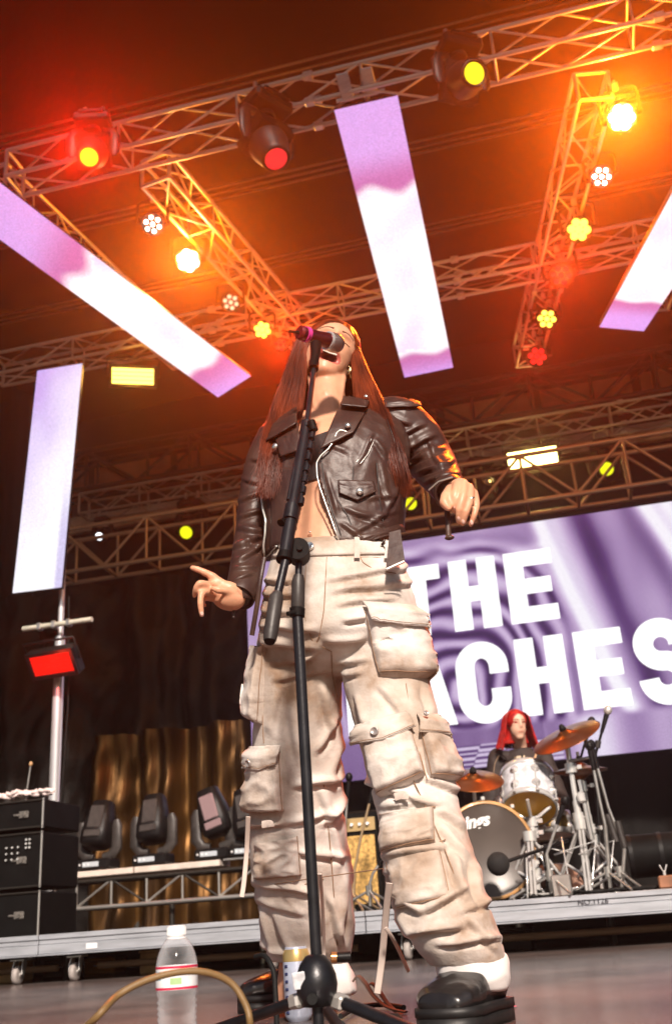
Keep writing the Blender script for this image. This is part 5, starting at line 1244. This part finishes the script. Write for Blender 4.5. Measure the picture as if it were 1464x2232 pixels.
for pts in ([(700, 1000), (708, 1060), (722, 1110), (745, 1175)], [(770, 1010), (768, 1060)], [(735, 1090), (760, 1130), (775, 1185)], [(820, 1010), (826, 1090), (838, 1165)], [(606, 1010), (600, 1100), (596, 1200)], [(842, 915), (858, 960), (872, 1030), (876, 1110)]):
    seam(bvj, pts, .0022, 'panel_seam', LSEAM, jacket, lift=.0015)
def strap(pts, w, name='belt_strap', m=LEA, th=.003): return ribbon(pts, w, name, m, jacket, th)
MB().slab([D(848, 1160, 2.275), D(872, 1154, 2.275), D(882, 1222, 2.245), D(841, 1240, 2.245)], FH*.007).build('belt_strap', LEA, jacket)
MB().tube([D(842, 1241, 2.235), D(880, 1224, 2.235)], (.0035), 8).build('belt_end', ZIP, jacket)
strap([(576, 1215, 2.30), (568, 1260, 2.29), (560, 1320, 2.30), (549, 1385, 2.32)], .006)
strap([(972, 1098, 2.30), (975, 1130, 2.29), (977, 1168, 2.29)], .007)
MB().ell(D(979, 1172, 2.29), (.012, .008, .006), n=12, m=8).build('strap_end', LEA, jacket)
strap([(512, 1318, 2.32), (510, 1332, 2.32), (509, 1346, 2.32)], .004)
MB().tube([D(934, 1068, 2.33), D(955, 1050, 2.30), D(985, 1040, 2.27)], .0022, 6).build('cuff_zip', ZIP, jacket)
# sleeve mouths: the hollow end round each wrist
for c_, ax_, r_ in ((D(524, 1298, 2.335), D(515, 1304, 2.33)-D(533, 1270, 2.36), .036), (D(982, 1074, 2.325), D(986, 1086, 2.30)-D(960, 1042, 2.42), .041)):
    R3 = frameM(c_, ax_).to_3x3(); MB().lathe([(r_*1.0, -.03), (r_*1.06, .006), (r_*1.02, .010), (r_*.86, .004), (r_*.7, -.02)], 28, R3, c_, close=False).build('sleeve_mouth', LEA, jacket)

# ---- hair
hr = random.Random(5)
def strands(n, tracks, rad=.0006, seed=0, spread=1.0):
    """tracks: list of (px, py, d, half spread px) the lock follows"""
    mb = MB()
    for i in range(n):
        a = hr.uniform(-1, 1); b = hr.uniform(-1, 1); L = hr.uniform(.62, 1.0); w1, w2 = hr.uniform(0, 6), hr.uniform(-1, 1); end = hr.uniform(-1, 1)
        P = []; m = 12
        for k in range(m+1):
            t = k/m*L; x = interp([(j/(len(tracks)-1), tr_) for j, tr_ in enumerate(tracks)], t)
            px = x[0]+a*x[3]+spread*(4*math.sin(t*4+w1)*t+end*(9 if hr.random() < .88 else 32)*t*t); d = x[2]+b*x[4]+.006*math.sin(t*6+w1)
            P.append(D(px, x[1]+b*4, d))
        for _ in range(1): P = [P[0]]+[(P[q-1]+P[q]*2+P[q+1])/4 for q in range(1, m)]+[P[-1]]
        r = rad*hr.uniform(.6, 1.5); mb.tube(P, [(r*1.6*(1-.75*(k/m)**3), r*.6) for k in range(m+1)], 4, caps=False)
    return mb
h1 = strands(3600, [(668, 728, 2.49, 14, .035), (652, 770, 2.48, 18, .035), (640, 830, 2.45, 26, .035), (624, 900, 2.42, 34, .03), (608, 960, 2.37, 34, .02), (594, 1020, 2.34, 26, .015), (586, 1090, 2.34, 18, .012)])
h1.build('hair_lock', HAIR, person)
h2_ = strands(3600, [(756, 722, 2.54, 10, .03), (774, 765, 2.52, 10, .035), (786, 815, 2.48, 18, .035), (806, 880, 2.43, 30, .03), (828, 950, 2.37, 34, .02), (846, 1020, 2.35, 36, .02), (862, 1090, 2.38, 30, .02)])
h2_.build('hair_lock', HAIR, person)
h3 = strands(1300, [(720, 712, 2.60, 36, .02), (735, 790, 2.62, 60, .02), (740, 880, 2.60, 80, .02), (760, 960, 2.58, 100, .02), (860, 1040, 2.56, 60, .02)]); h3.build('hair_lock', HAIR, person)
cap = MB(); cap.ell(HL(0, .036, -.034), (.084, .094, .094), HM, 30, 20)
def hairdisp(p, n):
    l = HMi @ (p-HC); return n*(.0022*ridged(l, (60, 6, 60), 1))
cm = remesh(cap, .004, 1, hairdisp, 'hair')
bm = bmesh.new(); bm.from_mesh(cm); bmesh.ops.delete(bm, geom=[f for f in bm.faces if (lambda l: l.z > .022-.0*l.y and (l.x/.064)**2+((l.y-.0)/.082)**2 < 1 and l.z > .0)(HMi @ (f.calc_center_median()-HC))], context='FACES'); bm.to_mesh(cm); bm.free()
MB().build('hair', HAIR, person, me=cm)
for a in range(34):   # fine flyaway strands from the parting over the temples
    pass

# ================================================================== microphone stand
ms = thing('microphone_stand', 'black boom microphone stand with tripod base in front of the singer', 'microphone stand', D(690, 2200, 1.95).xy.to_3d())
M_STD = mat('powder coated stand', (.016, .016, .019), .34, .35, var=.3, vscale=30, bump=.15, bscale=200, spec=.6)
def T(name, pts, rs, m, parent, n=20): P, R = path(pts, rs); return MB().tube(P, R, n).build(name, m, parent)
sd = 1.95
T('lower_tube', [(690, 2092, sd), (648, 1338, sd)], [12.5, 12.0], M_STD, ms)
T('upper_tube', [(648, 1338, sd), (652, 1198, sd)], [8, 7.5], M_STD, ms)
T('grip', [(648, 1330, sd), (649, 1322, sd), (650, 1268, sd), (651, 1254, sd)], [12, 15, 14.5, 11], M_GREYP, ms)
T('lock_ring', [(647, 1344, sd), (648, 1326, sd)], [17, 17], M_BLK2, ms); T('lock_lever', [(646, 1335, sd-.01), (626, 1338, sd-.02)], [6, 5], M_BLK2, ms)
# base dome
bc = D(690, 2150, sd); hub = V((bc.x, bc.y, 0)); zb = D(690, 2196, sd).z; zt_ = D(690, 2080, sd).z
H_ = zt_-zb
MB().lathe([(.012, zb-.0), (.026, zb+.002), (.034, zb+H_*.22), (.037, zb+H_*.42), (.035, zb+H_*.62), (.028, zb+H_*.82), (.018, zb+H_*.97), (.012, zt_)], 36, o=(hub.x, hub.y, 0)).build('base_dome', M_STD, ms)
MB().lathe([(.0095, .012), (.0095, zb)], 18, o=(hub.x, hub.y, 0)).build('centre_rod', M_STD, ms)
q = D(680, 2178, sd-.045); MB().cyl(q, q+FH*.02, .009, n=18).build('pivot', M_RUB, ms)
MB().bbox(D(652, 2138, sd-.028), (.022, .003, .03), .001, Matrix((cR, FH, cU)).transposed() @ Matrix.Rotation(-.15, 3, 'Y')).build('sticker', mat('worn white sticker', (.72, .74, .78), .5, var=.2, vscale=90), ms)
def sleg(a, b, nm='leg'):
    MB().cyl(a, b, .0105, n=16).build(nm, M_STD, ms)
    u = (b-a).normalized(); MB().cyl(b-u*.03, b+u*.01, .014, n=14).build('rubber_foot', M_RUB, ms)
    MB().bbox(a+u*.012, (.026, .024, .03), .004, frameM(a, u).to_3x3()).build('leg_bracket', mat('cast bracket', (.5, .48, .45), .4, .5, var=.2), ms)
hz = V((hub.x, hub.y, zb+.012))
def legend(px, py): e = Zp(px, py, .014); return e
sleg(hz+cR*(-.028), legend(420, 2262)); sleg(hz+cR*.03, legend(1010, 2290)); sleg(hz+FH*.03, hub+FH*.30+cR*.03+V((0, 0, .014)))
# boom
clutch = MB(); cc_ = D(655, 1205, sd); clutch.cyl(cc_-cR*.004-FH*.028, cc_-cR*.004+FH*.02, .023, n=28); clutch.build('clutch', M_BLK2, ms)
MB().cyl(cc_-FH*.034, cc_-FH*.026, .006, n=16).build('clutch_bolt', M_BLK2, ms)
T('boom_grip', [(588, 1396, 1.86), (590, 1380, 1.862), (602, 1302, 1.875), (606, 1292, 1.877)], [14, 16.5, 16, 11], M_GREYP, ms)
T('boom_end', [(587.5, 1399, 1.858), (588, 1395, 1.86)], [12, 13], M_RUB, ms)
T('boom_rod', [(604, 1300, 1.876), (626, 1205, 1.90)], [9.5, 9.5], M_STD, ms)
T('boom_collar', [(619, 1222, 1.895), (620, 1216, 1.897), (622, 1206, 1.90)], [18, 18, 16], M_BLK2, ms)
T('boom_sleeve', [(620, 1214, 1.897), (634, 1128, 1.93)], [15, 14], M_STD, ms)
T('boom_collar', [(632, 1134, 1.925), (637, 1104, 1.935)], [16.5, 16], M_STD, ms); T('wing_screw', [(620, 1132, 1.92), (612, 1140, 1.91)], [5, 9], M_BLK2, ms)
T('boom_tube', [(636, 1110, 1.93), (668, 928, 2.02)], [12.5, 11.5], M_STD, ms)
for dx, nm in ((-14, 'boom_fin'), (13, 'boom_fin')):
    T(nm, [(642+dx, 1090, 1.93), (668+dx*.8, 945, 2.01)], [4.5, 3.5], M_STD, ms, 8)
for k in range(7): T('rib', [(655+6*k*.65, 1100-24*k, 1.925+.012*k), (655+3+6*k*.65, 1086-24*k, 1.932+.012*k)], [7, 6.6], M_STD, ms, 8)
T('boom_collar', [(665, 945, 2.015), (669, 922, 2.025)], [13.5, 13], M_STD, ms)
T('knob_stem', [(668, 930, 2.01), (680, 928, 2.0)], [5, 5], M_BLK2, ms, 10); T('knob', [(678, 918, 2.0), (684, 938, 2.0)], [9, 10], M_BLK2, ms, 12)
T('boom_rod', [(668, 930, 2.022), (684, 802, 2.13)], [6.2, 5.6], M_STD, ms)
T('clip_nut', [(683, 804, 2.125), (684, 790, 2.14)], [11, 11.5], M_BLK2, ms); T('clip', [(684, 794, 2.14), (687, 770, 2.165), (688, 752, 2.19)], [9.5, 11, 13], M_BLK2, ms)
mic = thing('microphone', 'red and black handheld microphone in the clip at the singer\'s mouth', 'microphone', D(690, 738, 2.22))
T('handle', [(657, 726, 2.185), (690, 736, 2.215), (716, 743, 2.24)], [15, 15.5, 18], mat('red black metallic', (.10, .008, .014), .28, .6, coat=.5), mic, 28)
T('pink_ring', [(664, 728, 2.19), (671, 730, 2.197)], [17.2, 17.2], mat('magenta ring', (.75, .05, .30), .4, emit=(.8, .05, .3), estr=.0), mic, 28)
T('end_cap', [(651, 724, 2.18), (657, 726, 2.185)], [14.5, 17], mat('dark red cap', (.16, .006, .01), .35), mic, 28)
T('antenna', [(629, 722, 2.17), (652, 725, 2.18)], [3, 4], M_BLK2, mic, 10)
T('collar_band', [(712, 742, 2.237), (717, 744, 2.243)], [21, 21.5], M_CHROME, mic, 28)
MESH = mat('steel mesh grille', (.34, .27, .25), .32, .85, bump=1, bscale=700, bdist=.001)
gq = D(725, 746, 2.25); gd = (D(717, 744, 2.243)-D(690, 736, 2.215)).normalized()
MB().lathe([(.024, -.014), (.0265, 0), (.026, .012), (.021, .023), (.012, .030), (.0001, .032)], 28, frameM(gq, gd).to_3x3(), gq).build('grille', MESH, mic)

# ================================================================== bottle, can, cables on the floor
bt = D(386, 2200, 1.83); bx, by = bt.x, bt.y
GL = bpy.data.materials.new('clear bottle plastic'); GL.use_nodes = True; _g = GL.node_tree; _p = _g.nodes['Principled BSDF']
_p.inputs['Base Color'].default_value = (.9, .92, .95, 1); _p.inputs['Roughness'].default_value = .09; _p.inputs['Specular IOR Level'].default_value = 1; _p.inputs['Coat Weight'].default_value = 1; _p.inputs['Coat Roughness'].default_value = .05
_tr = _g.nodes.new('ShaderNodeBsdfTransparent'); _tr.inputs[0].default_value = (.95, .96, .97, 1); _lw = _g.nodes.new('ShaderNodeLayerWeight'); _lw.inputs[0].default_value = .45; _mr = _g.nodes.new('ShaderNodeMapRange'); _mr.inputs[3].default_value = .04; _mr.inputs[4].default_value = .62
_ms = _g.nodes.new('ShaderNodeMixShader'); _g.links.new(_lw.outputs['Facing'], _mr.inputs[0]); _g.links.new(_mr.outputs[0], _ms.inputs[0]); _g.links.new(_tr.outputs[0], _ms.inputs[1]); _g.links.new(_p.outputs[0], _ms.inputs[2]); _g.links.new(_ms.outputs[0], _g.nodes['Material Output'].inputs[0])
bo = thing('water_bottle', 'clear plastic water bottle with white cap and red edged label', 'bottle', (bx, by, 0))
prof = [(.001, .002), (.022, .001), (.029, .006), (.0315, .014)]
for k in range(11): z = .022+k*.0085; prof += [(.0318, z), (.0290, z+.0042)]
prof += [(.0322, .120), (.0322, .163), (.0315, .167), (.0308, .171), (.0285, .180), (.0235, .192), (.0165, .201), (.0125, .205), (.0122, .209)]
prof = [(a*1.05, b) for a, b in prof]
MB().lathe(prof, 48, o=(bx, by, 0), close=False).build('body', GL, bo)
WAT = mat('water', (.97, .98, 1), .0, trans=1, ior=1.33)
MB().lathe([(.0001, .006)]+[(a*.955, b+.002) for a, b in prof[2:-9]]+[(.0001, prof[-10][1])], 40, o=(bx, by, 0)).build('water', WAT, bo) if 0 else None
c = MB(); cp = []
c.lathe([(.0148, .205), (.0152, .206), (.0152, .220), (.014, .2215), (.0001, .2215)], 40, o=(bx, by, 0))
for k in range(30):
    a = 2*math.pi*k/30; c.box((bx+.0153*math.cos(a), by+.0153*math.sin(a), .213), (.0012, .0014, .012), Matrix.Rotation(a, 3, 'Z'))
c.lathe([(.0145, .2005), (.0168, .2008), (.0168, .2035), (.0145, .204)], 40, o=(bx, by, 0)); c.build('cap', M_WHITEP, bo)
def band(z0, z1, r, nm, m, a0=0, a1=2*math.pi): 
    n = 48; vs = []
    for z in (z0, z1):
        for k in range(n+1): a = a0+(a1-a0)*k/n; vs.append((bx+r*math.cos(a), by+r*math.sin(a), z))
    return MB().add(vs, [(k, k+1, n+2+k, n+1+k) for k in range(n)]).build(nm, m, bo)
lb = band(.125, .161, .0343, 'label', mat('bottle label', (.80, .82, .84), .35, var=.1, vscale=60))
def lband(z0, z1, nm, m, a0, a1): 
    o = band(z0, z1, .0346, nm, m, a0, a1); o.parent = lb; o.matrix_parent_inverse = wmat(lb).inverted(); return o
red = mat('crimson print', (.55, .01, .06), .4)
lband(.1255, .1290, 'stripe', red, 0, 6.2832); lband(.1570, .1605, 'stripe', red, 0, 6.2832)
lband(.133, .143, 'print', mat('green print', (.35, .52, .25), .4), -1.5, -.95); lband(.140, .153, 'print', mat('blue print', (.25, .5, .6), .4), -2.4, -2.0)
# tall can
cn = D(650, 2190, 2.72); cx_, cy_ = cn.x, cn.y
ca = thing('drink_can', 'tall white and blue drink can standing behind the stand base', 'can', (cx_, cy_, 0))
MB().lathe([(.024, 0), (.029, .006), (.033, .013), (.033, .148), (.028, .160), (.0265, .162), (.0265, .165), (.0245, .165), (.024, .161), (.0001, .161)], 36, o=(cx_, cy_, 0)).build('body', mat('blue white can paint', (.55, .60, .74), .3, .3, var=.2, vscale=25), ca)
MB().lathe([(.0333, .132), (.0333, .148), (.0285, .1595)], 36, o=(cx_, cy_, 0), close=False).build('gold_band', mat('gold band', (.7, .5, .2), .3, .6), ca)
for k in range(7):
    a = -2.15+.0*k; z = .02+.017*k; p = V((cx_+.0335*math.cos(a), cy_+.0335*math.sin(a), z)); MB().bbox(p, (.010, .004, .007), .002, Matrix.Rotation(a+math.pi/2, 3, 'Z')).build('print', mat('navy print', (.03, .04, .12), .5), ca)
CAB = mat('tan cable sheath', (.19, .115, .045), .5, bump=.2, bscale=300)
def floorcable(name, label, pts, r, m, cat='cable'):
    P, R = dense([V(p) for p in pts], [r]*len(pts), 8); return tag(MB().tube(P, r, 12).build(name, m), label, cat)
floorcable('stage_cable', 'stiff tan cable arching in front of the water bottle', [Zp(60, 2330, .008), D(190, 2236, 1.62), D(260, 2168, 1.64), D(340, 2130, 1.66), D(430, 2117, 1.68), D(500, 2140, 1.70), D(536, 2192, 1.70), D(546, 2240, 1.70), Zp(552, 2330, .008)], .0052, CAB)
floorcable('stage_cable', 'thin black cable bent upright left of the stand base', [D(556, 2085, 2.5), D(575, 2083, 2.48), D(588, 2098, 2.46), D(597, 2122, 2.45), D(600, 2160, 2.44), D(602, 2200, 2.43), D(604, 2255, 2.4)], .0058, M_RUB)
floorcable('stage_cable', 'black cable lying behind the stand base on the floor', [Zp(742, 2215, .01), Zp(780, 2196, .01), Zp(830, 2190, .01), Zp(880, 2196, .01)], .006, M_RUB)
wp = [D(768, 2140, 2.75), D(780, 2128, 2.75), D(795, 2142, 2.74), D(815, 2172, 2.72), D(845, 2196, 2.70), D(885, 2206, 2.68)]
for i, dz in enumerate((0, 8)):
    P, R = dense([p+cR*.004*dz-V((0, 0, .002*dz)) for p in wp], [.01]*6, 8)
    tag(MB().tube(P, [(.012, .0025)]*len(P), 8).build('webbing_strap', mat('brown webbing', (.10, .065, .05), .8, bump=.5, bscale=400)), ['brown webbing strap looping up beside the left hand trouser hem', 'second fold of brown webbing strap on the floor behind the stand'][i], 'strap')
tq = thing('torch', 'short black metal torch seen at the inner hem of the trousers', 'torch', D(742, 2087, 2.62))
T('barrel', [(721, 2087, 2.62), (764, 2085, 2.62)], [10, 11], M_BLK, tq); T('head', [(722, 2087, 2.615), (734, 2087, 2.615)], [11.5, 11.5], mat('copper ring', (.5, .25, .1), .3, .8), tq)
p = Zp(850, 2226, .015); tag(MB().bbox(p, (.05, .03, .03), .008).build('rubber_block', M_RUB), 'small black rubber block on the floor under the stand leg', 'block')
tag(MB().tube([Zp(1075, 2196, .003), Zp(1125, 2193, .003)], [(.008, .0008)]*2, 6).build('tape_mark', mat('pink tape', (.7, .1, .2), .6)), 'short pink tape mark on the floor beside the boot', 'tape')
# ================================================================== the drummer
dr = thing('person', 'drummer with bright red bob and dark jacket seated behind the white tom', 'person', Yp(1130, 1900, 7.6).xy.to_3d())
DY = 7.75
def Q(px, py, y=DY): return Yp(px, py, y)
sx = V((1, 0, 0)); sy = V((0, 1, 0)); szz = V((0, 0, 1))
hc = Q(1126, 1582, DY-.10)
nf = V((.42, -.86, -.18)).normalized(); uf = (szz-nf*szz.dot(nf)).normalized(); rf = uf.cross(nf); M3 = Matrix((rf, uf, nf)).transposed()
b = MB()
b.ell(hc+M3 @ V((0, .03, -.02)), (.072, .085, .09), M3, 22, 14); b.ell(hc+M3 @ V((0, -.025, .012)), (.058, .075, .062), M3, 20, 14); b.ell(hc+M3 @ V((0, -.075, .035)), (.034, .03, .035), M3)
P, R = dense([hc-V((0, -.01, .06)), Q(1133, 1630), Q(1137, 1660)], [.052, .05, .06]); b.tube(P, R, 16)
tor = [(Q(1135, 1634), .05, .05), (Q(1136, 1652), .13, .08), (Q(1137, 1710), .175, .11), (Q(1140, 1800), .165, .11), (Q(1142, 1880), .17, .12), (Q(1142, 1920), .18, .14)]
loft(b, [ring(c, rx, ry, 24, sx, sy) for c, rx, ry in tor])
sh1, el1, ha1 = Q(1084, 1652), Q(1068, 1770, DY-.12), Q(1098, 1740, DY-.5)
sh2, el2, ha2 = Q(1184, 1652), Q(1222, 1750, DY-.15), Q(1210, 1745, DY-.45)
for s_, e_, h_ in ((sh1, el1, ha1), (sh2, el2, ha2)):
    P, R = dense([s_, e_, h_], [.045, .036, .026]); b.tube(P, R, 14)
    b.ell(h_, (.038, .042, .024), n=14, m=10)
    for k in range(4): P, R = dense([h_+sx*(-.024+.016*k), h_+sx*(-.024+.016*k)-sy*.045-szz*.01, h_+sx*(-.022+.015*k)-sy*.035-szz*.045], [.009, .009, .007], 4); b.tube(P, R, 8); b.ell(P[-1], .007, n=8, m=6)
    P, R = dense([h_+sx*.03, h_+sx*.045-sy*.03, h_+sx*.025-sy*.055-szz*.01], [.011, .010, .008], 4); b.tube(P, R, 8)
for k, (kx, fx) in enumerate(((-.28, -.2), (.3, .38))):
    hip = Q(1142, 1915); kn = V((hip.x+kx, DY-.42, hip.z+.0)); ft_ = V((hip.x+fx, DY-.55, DZ+.06)); P, R = dense([hip+sx*kx*.35, kn, ft_], [.085, .06, .045]); b.tube(P, R, 16); b.ell(kn, .062, n=14, m=10); b.ell(ft_+V((0, -.06, -.01)), (.045, .12, .04), n=14, m=10)
M3i = M3.inverted()
def dface(p, n):
    l = M3i @ (p-hc); x, y, z = l
    if l.length > .14 or z < .01: return V((0, 0, 0))
    dz = .018*g(x, y, 0, .004, .012, .02)+.006*g(x, y, 0, .03, .01, .03)-.007*g(x, y, -.028, .026, .015, .01)-.007*g(x, y, .028, .026, .015, .01)+.004*g(x, y, 0, -.034, .02, .006)+.004*g(x, y, 0, -.05, .018, .006)-.004*g(x, y, 0, -.042, .018, .004)
    return nf*dz
dme = remesh(b, .007, 2, dface, 'body'); bvd = bvh_of(dme)
dme.materials.append(mat('pale skin', (.72, .42, .30), .5, var=.06)); MB().build('body', None, dr, me=dme)
def dh(x, y, lift=.001):
    hit, n, _, _ = bvd.ray_cast(hc+M3 @ V((x, y, .25)), -nf, .4); return (hit if hit else hc+M3 @ V((x, y, .075)))+nf*lift
for s_ in (-1, 1):
    MB().tube([dh(s_*(.013+.028*k/6), .024-.004*math.sin(math.pi*k/6)) for k in range(7)], .0016, 6).build('eyelashes', LASH, dr)
    MB().tube([dh(s_*(.011+.033*k/6), .043+.005*math.sin(math.pi*k/6)) for k in range(7)], .002, 6).build('eyebrow', mat('auburn eyebrow', (.12, .05, .025), .7), dr)
MB().tube([dh(-.020+.040*k/8, -.042-.003*math.sin(math.pi*k/8)) for k in range(9)], [(.0015+.004*math.sin(math.pi*k/8), .002) for k in range(9)], 6).build('lips', LIPS, dr)
JD = mat('dark denim jacket', (.028, .018, .016), .75, var=.3, vscale=12, bump=.5, bscale=120)
jb = MB(); loft(jb, [ring(c+szz*.0, rx+.03, ry+.035, 24, sx, sy) for c, rx, ry in tor]); 
jb.ell(Q(1098, 1650), (.08, .09, .045)); jb.ell(Q(1170, 1650), (.08, .09, .045))
for s_, e_, h_ in ((sh1, el1, ha1), (sh2, el2, ha2)): P, R = dense([s_, e_, lerp(e_, h_, .8)], [.070, .060, .045]); jb.tube(P, R, 16); jb.ell(s_, .07, n=12, m=8); jb.ell(e_, .06, n=12, m=8)
jm = remesh(jb, .009, 3, lambda p, n: n*(.006*(ridged(p, (9, 9, 12), 3)-.3)), 'jacket'); bvdj = bvh_of(jm); dj = MB().build('jacket', JD, dr, me=jm)
def dpatch(quad, lift, name, m, par, nu=12, nv=12): return MB().grid(tri_patch(bvdj, quad, lambda u, v: lift, d0=7.5), nu, nv).build(name, m, par)
dpatch([(1122, 1640), (1145, 1640), (1141, 1690), (1119, 1690)], .004, 'shirt', mat('cream shirt', (.65, .5, .35), .8, var=.2, vscale=30), dj)
dpatch([(1134, 1636), (1140, 1636), (1143, 1690), (1136, 1690)], .010, 'strap', M_RUB, dj)
dpatch([(1080, 1632), (1112, 1640), (1108, 1656), (1082, 1650)], .016, 'collar', JD, dj)
for pts in ([(1116, 1640), (1122, 1665), (1124, 1690)], [(1080, 1650), (1106, 1656)], [(1070, 1640), (1066, 1690)]): seam(bvdj, pts, .002, 'piping', mat('tan piping', (.45, .3, .18), .7), dj, d0=7.5, lift=.003)
RH = mat('bright red hair', (.36, .009, .006), .4, var=.4, vscale=25, spec=.5)
hrd = random.Random(9); hb = MB()
for i in range(420):
    a = hrd.uniform(-2.35, 2.35); top = hrd.uniform(.0, 1)
    # directions round the head away from the face
    x0, z0 = math.sin(a), -math.cos(a)
    if abs(a) > 1.95: x0 = math.copysign(.93, a); z0 = .36
    st_p = V((x0*.02*top, .118-.02*top, z0*.02-.02)); P = [hc+M3 @ st_p]
    for k in range(1, 9):
        t = k/8; rr = .090+.016*hrd.random()*t+.055*t*t*t
        yy = .118*math.cos(min(t*1.9, 1.57)) if t < .8 else 0
        yy = .115-(.235+.02*hrd.random())*t*t-.03*t
        sp = math.sin(min(1, t*2.2)*math.pi/2)
        P.append(hc+M3 @ V((x0*rr*sp, yy, z0*rr*1.05*sp-.012)))
    hb.tube(P, [(.0042, .0016)]*9, 4, caps=False)
hb.build('hair', RH, dr)
hm_ = MB(); hm_.ell(hc+M3 @ V((0, .035, -.028)), (.082, .090, .092), M3, 20, 14); hm_.tube([hc+M3 @ V((0, 0, -.045)), hc+M3 @ V((0, -.09, -.05)), hc+M3 @ V((0, -.13, -.05))], [(.07, .05), (.09, .05), (.11, .045)], 16, up=nf)
me_ = remesh(hm_, .008, 1, None, 'hair'); MB().build('hair', RH, dr, me=me_)
stk = thing('drumstick', 'pale wooden drumstick raised in front of the drummer\'s chest', 'drumstick', Q(1160, 1660, DY-.3)); MB().tube([Q(1155, 1680, DY-.35), Q(1164, 1655, DY-.3), Q(1173, 1628, DY-.2)], [.008, .0075, .006], 10).build('shaft', mat('hickory', (.62, .36, .2), .5), stk)
st2 = thing('drum_stool', 'black drum stool under the drummer', 'stool', (Q(1142, 1900).x, DY, DZ)); zz = Q(1142, 1925).z-.1
MB().lathe([(.0001, zz), (.16, zz), (.17, zz-.03), (.16, zz-.07), (.0001, zz-.07)], 28, o=(Q(1142, 1900).x, DY, 0)).build('seat', M_RUB, st2); MB().cyl((Q(1142, 1900).x, DY, DZ), (Q(1142, 1900).x, DY, zz-.07), .02).build('post', M_CHROME, st2)

# ================================================================== haze
hz_ = MB().box((-2, 5, 3.6), (41, 35, 13.0)).build('haze', None)
hz_.data.materials.append(bpy.data.materials.new('stage haze')); hm2 = hz_.data.materials[0]; hm2.use_nodes = True; nt = hm2.node_tree; nt.nodes.clear()
pv = nt.nodes.new('ShaderNodeVolumePrincipled'); out = nt.nodes.new('ShaderNodeOutputMaterial'); nt.links.new(pv.outputs[0], out.inputs['Volume'])
pv.inputs['Color'].default_value = (.9, .82, .76, 1); pv.inputs['Density'].default_value = .0032; pv.inputs['Anisotropy'].default_value = .88
tag(hz_, kind='stuff')
